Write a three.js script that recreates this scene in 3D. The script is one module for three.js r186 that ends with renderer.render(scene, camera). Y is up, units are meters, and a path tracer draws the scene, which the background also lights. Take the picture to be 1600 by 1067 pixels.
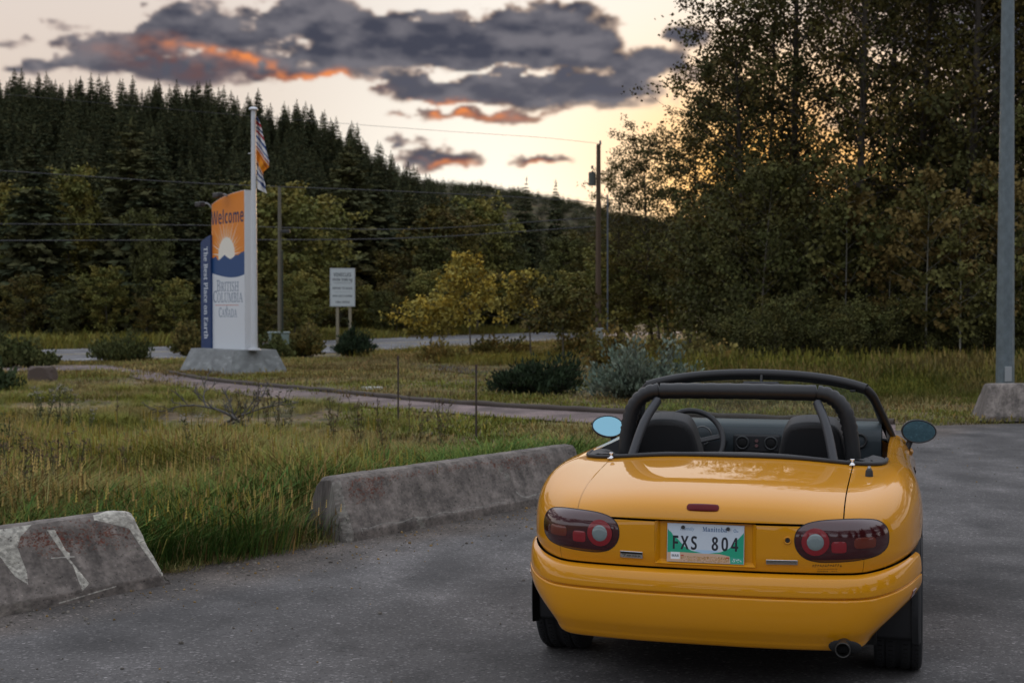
import * as THREE from 'three';
import { mergeGeometries, toCreasedNormals } from 'three/addons/utils/BufferGeometryUtils.js';
import { RoundedBoxGeometry } from 'three/addons/geometries/RoundedBoxGeometry.js';

// ---------------------------------------------------------------- camera
const W = 1024, H = 682, F = 2222, EYE = 1.549, HORIZON = 485;
const scene = new THREE.Scene();
const camera = new THREE.PerspectiveCamera(2 * Math.atan(533.5 / F) * 180 / Math.PI, W / H, 0.1, 6000);
const PITCH = Math.atan((533.5 - HORIZON) / F);
camera.position.set(0, EYE, 0);
camera.rotation.x = -PITCH;
camera.focus = 6.2;
camera.userData.fStop = 5.6;
const renderer = new THREE.WebGLRenderer({ antialias: true });
renderer.setSize(W, H);
renderer.toneMapping = THREE.LinearToneMapping;
renderer.toneMappingExposure = 1.0;
renderer.shadowMap.enabled = true;

// a pixel of the photograph gives a direction; where it meets the ground gives the place
function ray(u, v) {
  const a = (u - 800) / F, b = (533.5 - v) / F;
  return [a, b * Math.cos(PITCH) - Math.sin(PITCH), Math.cos(PITCH) + b * Math.sin(PITCH)];
}
const ground = (u, v) => { const d = ray(u, v), t = -EYE / d[1]; return [d[0] * t, -d[2] * t]; };
const away = (u, depth) => [(u - 800) / F * depth, -depth];          // place on the ground at a depth
const heightAt = (v, depth) => EYE + (HORIZON - v) / F * depth;       // height of a pixel row at a depth

// ---------------------------------------------------------------- small tools
function rng(seed) { let s = seed | 0; return () => { s = (s + 0x6d2b79f5) | 0; let t = Math.imul(s ^ (s >>> 15), 1 | s); t = (t + Math.imul(t ^ (t >>> 7), 61 | t)) ^ t; return ((t ^ (t >>> 14)) >>> 0) / 4294967296; }; }
const clamp = (x, a = 0, b = 1) => Math.min(b, Math.max(a, x)), lerp = (a, b, t) => a + (b - a) * t;
const smooth = (a, b, x) => { const t = clamp((x - a) / (b - a)); return t * t * (3 - 2 * t); };
const hash = (() => { const p = new Float32Array(65536), r = rng(77); for (let i = 0; i < 65536; i++) p[i] = r(); return (x, y) => p[((x * 73 + y * 12289) ^ (y << 5)) & 65535]; })();
function vnoise(x, y, per = 0) {
  let xi = Math.floor(x), yi = Math.floor(y); const fx = x - xi, fy = y - yi, u = fx * fx * (3 - 2 * fx), v = fy * fy * (3 - 2 * fy);
  let x1 = xi + 1, y1 = yi + 1;
  if (per) { xi = ((xi % per) + per) % per; yi = ((yi % per) + per) % per; x1 = ((x1 % per) + per) % per; y1 = ((y1 % per) + per) % per; }
  return lerp(lerp(hash(xi, yi), hash(x1, yi), u), lerp(hash(xi, y1), hash(x1, y1), u), v);
}
function fbm(x, y, oct = 4, per = 0) { let s = 0, a = 0.5, n = 0; for (let i = 0; i < oct; i++) { s += a * vnoise(x + i * 17.3 * (per ? 0 : 1), y - i * 9.1 * (per ? 0 : 1), per); n += a; a *= 0.5; x *= 2; y *= 2; per *= 2; } return s / n; }
function track(list, x) { // piecewise smooth curve through [x, y] pairs
  if (x <= list[0][0]) return list[0][1];
  for (let i = 1; i < list.length; i++) if (x <= list[i][0]) { const [a, p] = list[i - 1], [b, q] = list[i]; return lerp(p, q, (x - a) / (b - a)); }
  return list[list.length - 1][1];
}

// ---------------------------------------------------------------- sky: a sunset behind the trees, broken cloud low all round, pale blue overhead
const SUN_AZ = 0.15, SUN_EL = 0.09;
{
  const w = 4096, h = 2048, data = new Float32Array(w * h * 4);
  // clouds in view: centre, half width, height above and below the centre in photograph pixels (an angle from the camera), strength
  const blobs = [[330, 58, 78, 38, 26, 1], [262, 42, 40, 24, 20, .8], [190, 74, 80, 18, 18, .95], [160, 100, 60, 16, 16, .75], [62, 104, 52, 12, 10, .72], [245, 108, 80, 18, 18, .62], [330, 112, 95, 16, 18, .6], [490, 40, 70, 42, 26, 1], [430, 48, 34, 24, 20, .7], [560, 62, 62, 34, 26, .85], [470, 98, 120, 18, 16, .85], [560, 112, 90, 14, 14, .7], [650, 60, 62, 36, 34, 1.1], [740, 58, 74, 36, 36, 1.15], [850, 55, 84, 40, 38, 1.15], [910, 78, 38, 28, 24, .9], [800, 92, 120, 16, 12, .9], [640, 98, 80, 12, 10, .6],
    [800, 136, 150, 18, 20, 1.1], [690, 142, 85, 16, 16, .95], [920, 128, 90, 16, 18, .95], [1012, 100, 58, 26, 18, 1], [1050, 118, 60, 12, 10, .75], [1075, 56, 34, 16, 13, .95], [740, 181, 110, 7, 8, .70], [905, 164, 110, 12, 12, .55], [985, 150, 70, 10, 10, .5], [690, 248, 50, 14, 20, .9], [848, 253, 50, 6, 5, .72], [648, 226, 40, 6, 6, .42], [20, 62, 45, 10, 8, .36], [300, 6, 40, 8, 8, .34], [120, 38, 30, 6, 6, .25]];
  const fire = [[345, 88, 90, 9, .2, .6], [430, 106, 95, 9, .2, 1], [510, 126, 50, 8, .1, .95], [690, 162, 55, 6, 0, .75], [720, 184, 100, 6, -.04, .9], [700, 262, 40, 8, 0, .7], [850, 257, 45, 4, 0, .6], [270, 98, 110, 20, .1, .22], [1010, 318, 60, 8, 0, .7]];
  const sunV = [Math.sin(SUN_AZ) * Math.cos(SUN_EL), Math.sin(SUN_EL), -Math.cos(SUN_AZ) * Math.cos(SUN_EL)];
  for (let row = h / 2 - 40; row < h; row++) {
    const el = ((row + 0.5) / h - 0.5) * Math.PI, sy = Math.sin(el), cy = Math.cos(el), y = Math.max(el, 0);
    for (let col = 0; col < w; col++) {
      const th = ((col + 0.5) / w - 0.5) * 2 * Math.PI, dx = cy * Math.cos(th), dz = cy * Math.sin(th);
      const az = Math.atan2(dx, -dz);                               // 0 straight ahead, positive to the right
      const cs = dx * sunV[0] + sy * sunV[1] + dz * sunV[2], ang = Math.acos(clamp(cs, -1, 1));
      // clear air
      const west = 0.5 + 0.5 * Math.cos(az - SUN_AZ), low = Math.exp(-((y / .42) ** 2)), warm = Math.pow(west, 1.4) * low, lift = smooth(.19, .55, y);
      let r = lerp(.88, .73, warm), g = lerp(.93, .57, warm), b = lerp(1.04, .435, warm);
      const up = 1 + .26 * lift * west; r *= up; g *= up; b *= up;
      const dAz = az - SUN_AZ, halo = Math.exp(-ang * ang / 0.05), gold = Math.exp(-((az - .17) ** 2) / .017 - ((el - .08) ** 2) / .009), band = Math.exp(-y / 0.12) * Math.exp(-((az - .02) ** 2) / .035);
      r += .28 * halo + .30 * gold + .62 * band; g += .30 * halo - .36 * gold + .84 * band; b += .28 * halo - .84 * gold + .88 * band;
      b = Math.max(b, .2);
      // clouds
      let d = 0, glow = 0;
      const px = 800 + F * Math.tan(clamp(az, -1.2, 1.2)), py = HORIZON - F * Math.tan(el) / Math.cos(clamp(az, -1.2, 1.2));
      const inView = Math.abs(az) < 1.2 ? smooth(-330, -90, px) * (1 - smooth(1180, 1420, px)) * (1 - smooth(.40, .58, el)) : 0;
      if (el < 0.62 && el > 0) {
        const q1 = fbm(az * 26 + 3, el * 60 + 7, 4) - .5, q2 = fbm(az * 26 + 31, el * 60 - 5, 4) - .5, q3 = fbm(az * 110 + 5, el * 190, 4) - .5;
        if (inView > 0) {
          let s = 0;
          const bil = 1 - 2 * Math.abs(fbm(az * 75 + 21, el * 130 + 8, 5) - .5) * 2.2, q4 = fbm(az * 60 + 9, el * 120 + 2, 5) - .5, wx = px + q1 * 60 + q4 * 34 + q3 * 22, wy = py + q2 * 34 + q4 * 20 + q3 * 14;
          for (const [cx, cyy, rx, ru, rd, k] of blobs) { const dy = wy - cyy, e = ((wx - cx) / rx) ** 2 + (dy / (dy < 0 ? ru : rd)) ** 2; if (e < 2.3) s += k * Math.max(0, 1 - e / 2.3) ** 1.1; }
          d += inView * smooth(.06, .88, Math.min(s, 1.1) * 1.15 + (s > .02 ? q3 * .7 + q4 * .5 + (bil - .45) * .22 : 0));
          let f = 0;
          for (const [cx, cyy, rx, ry, sl, k] of fire) { const e = ((wx - cx) / rx) ** 2 + ((wy - cyy - (wx - cx) * sl) / ry) ** 2; if (e < 5) f += k * Math.exp(-e * 1.1); }
          glow = inView * clamp(f * (.70 + q3 * 2.4 + q4 * 1.2));
        }
        if (inView < 1) {
          const ca = Math.cos(az) * 7.3, sa = Math.sin(az) * 7.3;
          const c = fbm(ca + sa * .35 + 11, el * 27 + sa * 1.1, 5) * .72 + fbm(sa * 2.1 + 4, el * 52 + ca * 1.9, 4) * .28;
          const belt = smooth(.05, .15, el) * (1 - smooth(.30, .44, el));
          d += (1 - inView) * smooth(.47, .66, c + belt * .26 - .10 + q3 * .10) * (.1 + .9 * belt);
        }
      }
      d = clamp(d);
      if (d > 0) {
        const core2 = smooth(.15, 1, d), nz = clamp(fbm(az * 52 + 2, el * 118, 5) * 2.6 - .8);
        const dr = lerp(.56, .060 + .12 * nz, core2), dg = lerp(.45, .064 + .108 * nz, core2), db = lerp(.40, .090 + .105 * nz, core2);
        const rim = d * (1 - d) * 1.2 * halo;
        const k = smooth(0, .55, d);
        r = lerp(r, dr + rim * .5, k); g = lerp(g, dg + rim * .25, k); b = lerp(b, db, k);
      }
      if (glow > 0) { const k = glow * smooth(.12, .5, d); r = lerp(r, .86, k); g = lerp(g, .27, k); b = lerp(b, .085, k); }
      const o = (row * w + col) * 4;
      data[o] = r; data[o + 1] = g; data[o + 2] = b; data[o + 3] = 1;
    }
  }
  for (let row = 0; row < h / 2 - 40; row++) for (let col = 0; col < w; col++) { const o = (row * w + col) * 4; data[o] = .07; data[o + 1] = .07; data[o + 2] = .065; data[o + 3] = 1; }
  const t = new THREE.DataTexture(data, w, h, THREE.RGBAFormat, THREE.FloatType);
  t.mapping = THREE.EquirectangularReflectionMapping; t.magFilter = t.minFilter = THREE.LinearFilter; t.needsUpdate = true;
  scene.background = t; scene.environment = t;
}
// the sun, already low behind the trees
const sun = new THREE.DirectionalLight(new THREE.Color(1, .62, .32), 1.1);
sun.position.set(Math.sin(SUN_AZ) * 300, Math.tan(SUN_EL) * 300, -Math.cos(SUN_AZ) * 300);
sun.castShadow = true; sun.shadow.radius = 8; sun.shadow.mapSize.set(2048, 2048);
Object.assign(sun.shadow.camera, { left: -90, right: 90, top: 60, bottom: -40, near: 1, far: 700 });
scene.add(sun, sun.target);

// ---------------------------------------------------------------- scene tools
const taken = new Map();
function numbered(name) { const n = taken.get(name) ?? 0; taken.set(name, n + 1); return n ? `${name}_${String(n).padStart(3, '0')}` : name; }
function tag(o, label, category, group, kind) { o.userData = { label, category }; if (group) o.userData.group = group; if (kind) o.userData.kind = kind; return o; }
function part(name, geo, m, parent) { const o = new THREE.Mesh(geo, m); o.name = name; o.castShadow = o.receiveShadow = true; parent.add(o); return o; }
function thing(name, label, category, [x, y, z] = [0, 0, 0], turn = 0, group) { const o = new THREE.Group(); o.name = numbered(name); o.position.set(x, y, z); o.rotation.y = turn; scene.add(o); return tag(o, label, category, group); }
function lone(name, geo, m, label, category, group, kind) { const o = part(numbered(name), geo, m, scene); return tag(o, label, category, group, kind); }
function structure(name, geo, m, label) { const o = part(numbered(name), geo, m, scene); o.userData = { kind: 'structure' }; if (label) o.userData.label = label; return o; }
function copy(src, [x, y, z], turn = 0, s = 1, label, group) { const o = src.clone(); o.userData = { ...src.userData }; o.name = numbered(src.name.replace(/_\d{3}$/, '')); o.position.set(x, y, z); o.rotation.y = turn; Array.isArray(s) ? o.scale.set(...s) : o.scale.setScalar(s); if (label) o.userData.label = label; if (group) o.userData.group = group; scene.add(o); return o; }
const mat = (r, g, b, rough = .8, more = {}) => { const m = new THREE.MeshStandardMaterial({ roughness: rough, ...more }); m.color.setRGB(r, g, b); return m; };
const phys = (r, g, b, more = {}) => { const m = new THREE.MeshPhysicalMaterial(more); m.color.setRGB(r, g, b); return m; };
function tex(w, h, fn, srgb = true) { // fn(u, v) -> [r, g, b] in 0..1
  const d = new Uint8Array(w * h * 4);
  for (let y = 0; y < h; y++) for (let x = 0; x < w; x++) { const c = fn(x / w, y / h, x, y), o = (y * w + x) * 4; for (let k = 0; k < 3; k++) d[o + k] = clamp(c[k]) * 255; d[o + 3] = 255; }
  const t = new THREE.DataTexture(d, w, h); t.wrapS = t.wrapT = THREE.RepeatWrapping; t.magFilter = t.minFilter = THREE.LinearFilter; if (srgb) t.colorSpace = THREE.SRGBColorSpace; t.needsUpdate = true; return t;
}
function canvasTex(w, h, draw) { const c = document.createElement('canvas'); c.width = w; c.height = h; const g = c.getContext('2d'); draw(g, w, h); const t = new THREE.CanvasTexture(c); t.colorSpace = THREE.SRGBColorSpace; t.magFilter = THREE.LinearFilter; t.needsUpdate = true; return t; }
function geom(pos, idx, { uv, col, nor } = {}) {
  const g = new THREE.BufferGeometry(); g.setAttribute('position', new THREE.Float32BufferAttribute(pos, 3));
  if (uv) g.setAttribute('uv', new THREE.Float32BufferAttribute(uv, 2));
  if (col) g.setAttribute('color', new THREE.Float32BufferAttribute(col, 3));
  if (idx) g.setIndex(idx);
  if (nor) g.setAttribute('normal', new THREE.Float32BufferAttribute(nor, 3)); else g.computeVertexNormals();
  return g;
}
const merge = (list) => mergeGeometries(list.map((g) => { const k = g.index ? g.toNonIndexed() : g.clone(); for (const n of Object.keys(k.attributes)) if (!['position', 'normal', 'uv'].includes(n)) k.deleteAttribute(n); if (!k.attributes.uv) k.setAttribute('uv', new THREE.Float32BufferAttribute(new Float32Array(k.attributes.position.count * 2), 2)); return k; }));
const V = (x, y, z) => new THREE.Vector3(x, y, z);
function tube(points, r, sides = 8, segs = 0, closed = false) { // r: a number or (t) => radius
  const curve = new THREE.CatmullRomCurve3(points.map((p) => p.isVector3 ? p : V(...p)), closed, 'centripetal');
  const n = segs || points.length * 6, g = new THREE.TubeGeometry(curve, n, 1, sides, closed), p = g.attributes.position, c = V(0, 0, 0);
  for (let i = 0; i <= n; i++) { curve.getPointAt(i / n, c); const rr = typeof r === 'function' ? r(i / n) : r; for (let j = 0; j <= sides; j++) { const k = i * (sides + 1) + j; p.setXYZ(k, c.x + (p.getX(k) - c.x) * rr, c.y + (p.getY(k) - c.y) * rr, c.z + (p.getZ(k) - c.z) * rr); } }
  return g;
}
function capped(points, r, sides = 8, segs = 0) { // a tube with round caps
  const f = typeof r === 'function' ? r : () => r;
  return tube(points, (t) => f(t) * Math.sqrt(clamp(Math.min(t, 1 - t) / .012 + .02)), sides, segs);
}
const box = (w, h, d, x = 0, y = 0, z = 0, r = 0) => { const g = r ? new RoundedBoxGeometry(w, h, d, 3, r) : new THREE.BoxGeometry(w, h, d); return g.translate(x, y, z); };

// ---------------------------------------------------------------- ground, car park, path, highway
const groundColor = tex(1024, 1024, (u, v) => {
  const n = fbm(u * 8, v * 8, 5, 8), m = fbm(u * 64, v * 64, 3, 64), k = fbm(u * 20 + 0, v * 20, 3, 20);
  const s = .55 + .9 * (n - .5) + .8 * (m - .5), dry = smooth(.42, .62, k);
  return [lerp(.40, .50, dry) * (s + .45), lerp(.37, .42, dry) * (s + .45), lerp(.24, .32, dry) * (s + .45)];
});
const groundBump = tex(512, 512, (u, v) => { const n = fbm(u * 40, v * 40, 4, 40); return [n, n, n]; }, false);
function sheet(x0, x1, z0, z1, y, nx, nz, uvs, colorAt, heightFn) {
  const pos = [], uv = [], idx = [], col = [];
  for (let j = 0; j <= nz; j++) for (let i = 0; i <= nx; i++) {
    const x = lerp(x0, x1, i / nx), z = lerp(z0, z1, j / nz);
    pos.push(x, y + (heightFn ? heightFn(x, z) : 0), z); uv.push(x * uvs, z * uvs); if (colorAt) col.push(...colorAt(x, z));
  }
  for (let j = 0; j < nz; j++) for (let i = 0; i < nx; i++) { const a = j * (nx + 1) + i, b = a + 1, c = a + nx + 1; idx.push(a, c, b, b, c, c + 1); }
  return geom(pos, idx, { uv, col: colorAt && col });
}
function strip(a, b, y, uvs, colorAt, cut = 24, across = 6) { // a sheet between two polylines [x, z]
  const ca = new THREE.CatmullRomCurve3(a.map(([x, z]) => V(x, 0, z)), false, 'centripetal'), cb = new THREE.CatmullRomCurve3(b.map(([x, z]) => V(x, 0, z)), false, 'centripetal');
  const pos = [], uv = [], idx = [], col = [], n = cut * a.length;
  for (let i = 0; i <= n; i++) { const p = ca.getPoint(i / n), q = cb.getPoint(i / n); for (let k = 0; k <= across; k++) { const x = lerp(p.x, q.x, k / across), z = lerp(p.z, q.z, k / across); pos.push(x, y, z); uv.push(x * uvs, z * uvs); if (colorAt) col.push(...colorAt(x, z, k / across, i / n)); } }
  const s = across + 1;
  for (let i = 0; i < n; i++) for (let k = 0; k < across; k++) { const c = i * s + k; idx.push(c, c + s, c + 1, c + 1, c + s, c + s + 1); }
  const g = geom(pos, idx, { uv, col: colorAt && col });
  if (g.attributes.normal.getY(s + 1) < 0) { const d = g.index.array; for (let i = 0; i < d.length; i += 3) { const t = d[i]; d[i] = d[i + 1]; d[i + 1] = t; } g.computeVertexNormals(); }
  return g;
}
structure('ground', sheet(-2400, 3900, -1800, 400, -0.02, 60, 60, .12), mat(.72, .72, .66, 1, { map: groundColor }), 'dry grassy ground');

// the edge of the car park runs along the barriers
const EDGE_A = [-1.15, -9.25], EDGE_D = [.588, -.809];               // a point on the edge and its direction
const edgeSide = (x, z) => (x - EDGE_A[0]) * -EDGE_D[1] - (z - EDGE_A[1]) * -EDGE_D[0];   // > 0 on the asphalt
const FAR_EDGE = -19.1;
const onLot = (x, z) => edgeSide(x, z) > 0 && z > FAR_EDGE - (x - 5.6) * .12 - .12 * Math.sin(x * 2.1);
const asphalt = (() => {
  const n = 2048, h = new Float32Array(n * n), r = rng(5);
  for (let i = 0; i < n * n; i++) h[i] = .36 + (r() - .5) * .10;
  for (let k = 0; k < 95000; k++) { // stones of the aggregate
    const x = r() * n, y = r() * n, rad = 1.2 + r() * r() * 3.6, tone = .24 + r() * .30 + (r() < .05 ? .14 : 0), el = .6 + r() * .6;
    for (let j = -5; j <= 5; j++) for (let i = -5; i <= 5; i++) if (i * i * el + j * j / el < rad * rad) { const o = ((Math.floor(y + j) + n) % n) * n + (Math.floor(x + i) + n) % n; h[o] = tone; }
  }
  return { n, h };
})();
const asphaltColor = tex(2048, 2048, (u, v, x, y) => { const t = asphalt.h[y * 2048 + x], m = fbm(u * 12, v * 12, 4, 12), k = .62 + .76 * m; const q = t * k; return [q * 1.01, q, q * 1.0]; });
const asphaltBump = tex(1024, 1024, (u, v, x, y) => { const q = asphalt.h[(y * 2) * 2048 + x * 2]; return [q, q, q]; }, false);
{
  const col = (x, z) => {
    const e = edgeSide(x, z) + (fbm(x * 1.7, z * 1.7, 3) - .5) * .5, sand = smooth(.62, .10, e) * (.45 + .55 * vnoise(x * 3, z * 3));
    const crack = Math.abs(fbm(x * .8 + 4, z * .8, 4) - .5) < .006 ? .72 : 1;
    const p = .84 + .30 * (fbm(x * .45, z * .45, 3) - .4) + .16 * (fbm(x * 2.5, z * 2.5, 2) - .5), oil = 1 - .25 * smooth(.62, .74, fbm(x * .9 + 9, z * .9 + 2, 3));
    const lane = 1 - .10 * Math.exp(-(((x * .81 + z * .588 + 3.2) / .22) ** 2)) - .10 * Math.exp(-(((x * .81 + z * .588 + 4.7) / .22) ** 2)), b = p * oil * crack * lane; return [lerp(b, 1.30, sand * .75), lerp(b * .995, 1.06, sand * .75), lerp(b * 1.01, .86, sand * .75)];
  };
  const pos = [], uv = [], idx = [], cols = [], nx = 150, nz = 220;
  // rows along the edge direction, so that the boundary is clean
  const X = [-EDGE_D[1], EDGE_D[0]];                                   // to the asphalt side
  for (let j = 0; j <= nz; j++) for (let i = 0; i <= nx; i++) {
    const s = lerp(-18, 30, j / nz), w = 30.35 * (i / nx) ** 1.7 - .35;
    let x = EDGE_A[0] + EDGE_D[0] * s + X[0] * w * 1, z = EDGE_A[1] + EDGE_D[1] * s - -X[1] * w * 1;
    if (i === 0) { const j2 = (fbm(s * 1.6, 3, 3) - .5) * .35; x += X[0] * j2; z += X[1] * j2; }
    const lim = FAR_EDGE - (x - 5.6) * .12 - .12 * Math.sin(x * 2.1); if (z < lim) z = lim;
    pos.push(x, .004, z); uv.push(x / 4.6, z / 4.6); cols.push(...col(x, z));
  }
  for (let j = 0; j < nz; j++) for (let i = 0; i < nx; i++) { const a = j * (nx + 1) + i, b = a + 1, c = a + nx + 1; idx.push(a, b, c, b, c + 1, c); }
  const g = geom(pos, idx, { uv, col: cols });
  structure('car_park', g, mat(.77, .74, .71, .88, { map: asphaltColor, bumpMap: asphaltBump, bumpScale: .004, vertexColors: true }), 'worn grey asphalt car park');
}
const G = (list) => list.map(([u, v]) => ground(u, v));
{ // footpath
  const c = (x, z, k) => { const n = .8 + .5 * (fbm(x * 2, z * 2, 3) - .5), e = 1 - .3 * smooth(.36, .5, Math.abs(k - .5) + (vnoise(x * 4, z * 4) - .5) * .2); return [n * e, n * e, n * e]; };
  const up = G([[100, 573], [185, 572], [260, 583], [340, 597], [500, 612], [700, 631], [930, 645], [1150, 655], [1400, 664]]), lo = G([[60, 580], [140, 578], [225, 594], [310, 609], [430, 623], [620, 640], [930, 662], [1150, 674], [1400, 684]]);
  structure('footpath', strip(up, lo, .006, 1 / 4.6, c), mat(1.5, 1.12, 1.05, .9, { map: asphaltColor, bumpMap: asphaltBump, bumpScale: .003, vertexColors: true }), 'reddish asphalt footpath');
  const edge = up.slice(2), curve = new THREE.CatmullRomCurve3(edge.map(([x, z]) => V(x, .03, z)), false, 'centripetal');
  structure('path_edging', tube(curve.getPoints(60).map((p, i) => V(p.x, .025 + .02 * (hash(i, 3) - .5), p.z - .06)), .055, 6, 240), mat(.07, .055, .045, .95), 'dark timber edging along the footpath');
  const bed = strip(G([[545, 562], [620, 566], [690, 571], [760, 579]]), G([[540, 567], [615, 572], [690, 579], [770, 588]]), .003, 1 / 2, (x, z) => { const n = .8 + .5 * vnoise(x * 5, z * 5); return [n, n, n]; });
  structure('mulch_bed', bed, mat(.40, .33, .34, 1, { map: asphaltColor, bumpMap: asphaltBump, bumpScale: .03, vertexColors: true }), 'dark strip of coarse mulch in the lawn');
  const up2 = G([[-420, 588], [-150, 580], [0, 575], [90, 572], [185, 571]]), lo2 = G([[-420, 596], [-150, 587], [0, 581], [90, 578], [150, 576]]);
  structure('footpath_branch', strip(up2, lo2, .010, 1 / 4.6, c), mat(1.5, 1.15, 1.05, .9, { map: asphaltColor, vertexColors: true }), 'reddish footpath leading off beside the highway');
}
{ // highway
  const lo = G([[-900, 580], [-300, 572], [30, 567], [270, 560], [590, 548], [780, 538], [920, 528], [1050, 521], [1200, 516]]), up = G([[-900, 554], [-300, 550], [30, 547], [270, 541], [590, 529], [780, 522], [920, 517], [1050, 513], [1200, 510]]);
  const c = (x, z, k) => { const n = .92 + .3 * (fbm(x * .3, z * .3, 3) - .5) - .12 * Math.exp(-((((k % .5) - .25) / .1) ** 2)); return [n, n, n * 1.01]; };
  structure('highway', strip(lo, up, .006, 1 / 4.6, c, 10, 24), mat(1.15, 1.15, 1.18, .85, { map: asphaltColor, vertexColors: true }), 'pale grey highway');
  const line = (k0, k1) => { const a = lo.map((p, i) => [lerp(p[0], up[i][0], k0), lerp(p[1], up[i][1], k0)]), b = lo.map((p, i) => [lerp(p[0], up[i][0], k1), lerp(p[1], up[i][1], k1)]); return strip(a, b, .012, 1, null, 10, 1); };
  structure('road_marking', line(.10, .113), mat(.62, .62, .6, .7), 'white edge line'); structure('road_marking', line(.49, .502), mat(.55, .42, .08, .7), 'yellow centre line'); structure('road_marking', line(.88, .892), mat(.62, .62, .6, .7), 'white edge line');
}
// hills
const SKYLINE = [[-1400, 190], [-600, 150], [-200, 135], [0, 138], [120, 142], [250, 140], [330, 148], [400, 158], [480, 176], [560, 210], [620, 252], [670, 285], [720, 318], [790, 372], [900, 440], [1100, 482]];
const hillHeight = (x, z) => { const d = -z; if (d < 90) return 0; const top = heightAt(track(SKYLINE, 800 + F * x / d), 250) - 12.5; return Math.max(0, top) * smooth(95, 235, d) + (fbm(x * .03, z * .03, 3) - .5) * 5 * smooth(95, 160, d) - smooth(260, 420, d) * Math.max(0, top) * .6; };
{
  const pos = [], idx = [], uv = [], na = 90, nd = 40;
  for (let j = 0; j <= nd; j++) for (let i = 0; i <= na; i++) { const d = lerp(92, 420, j / nd), x = lerp(-1.0, .16, i / na) * d, z = -d; pos.push(x, hillHeight(x, z) - .03, z); uv.push(x * .12, z * .12); }
  for (let j = 0; j < nd; j++) for (let i = 0; i < na; i++) { const a = j * (na + 1) + i; idx.push(a, a + 1, a + na + 1, a + 1, a + na + 2, a + na + 1); }
  structure('hill', geom(pos, idx, { uv }), mat(.32, .34, .25, 1, { map: groundColor }), 'forested hillside');
}
const RIDGE = [[-900, 300], [500, 262], [690, 282], [760, 288], [830, 299], [900, 312], [960, 330], [1100, 345], [1400, 350], [1800, 330], [2600, 340]];
const ridgeHeight = (x, z) => { const d = -z, top = heightAt(track(RIDGE, 800 + F * x / d), 1250); return top * smooth(820, 1250, d) * (1 - .4 * smooth(1260, 1700, d)) + (fbm(x * .012, z * .012, 3) - .5) * 9 * smooth(820, 1000, d) * (1 - smooth(1100, 1240, d) * .8); };
{
  const pos = [], idx = [], uv = [], na = 260, nd = 40;
  for (let j = 0; j <= nd; j++) for (let i = 0; i <= na; i++) { const d = lerp(800, 1700, j / nd), x = lerp(-1.3, 2.2, i / na) * d, z = -d; pos.push(x, ridgeHeight(x, z) - 6, z); uv.push(x * .01, z * .01); }
  for (let j = 0; j < nd; j++) for (let i = 0; i < na; i++) { const a = j * (na + 1) + i; idx.push(a, a + 1, a + na + 1, a + 1, a + na + 2, a + na + 1); }
  structure('far_hill', geom(pos, idx, { uv }), mat(.32, .34, .25, 1, { map: groundColor }), 'distant wooded ridge');
}

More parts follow.
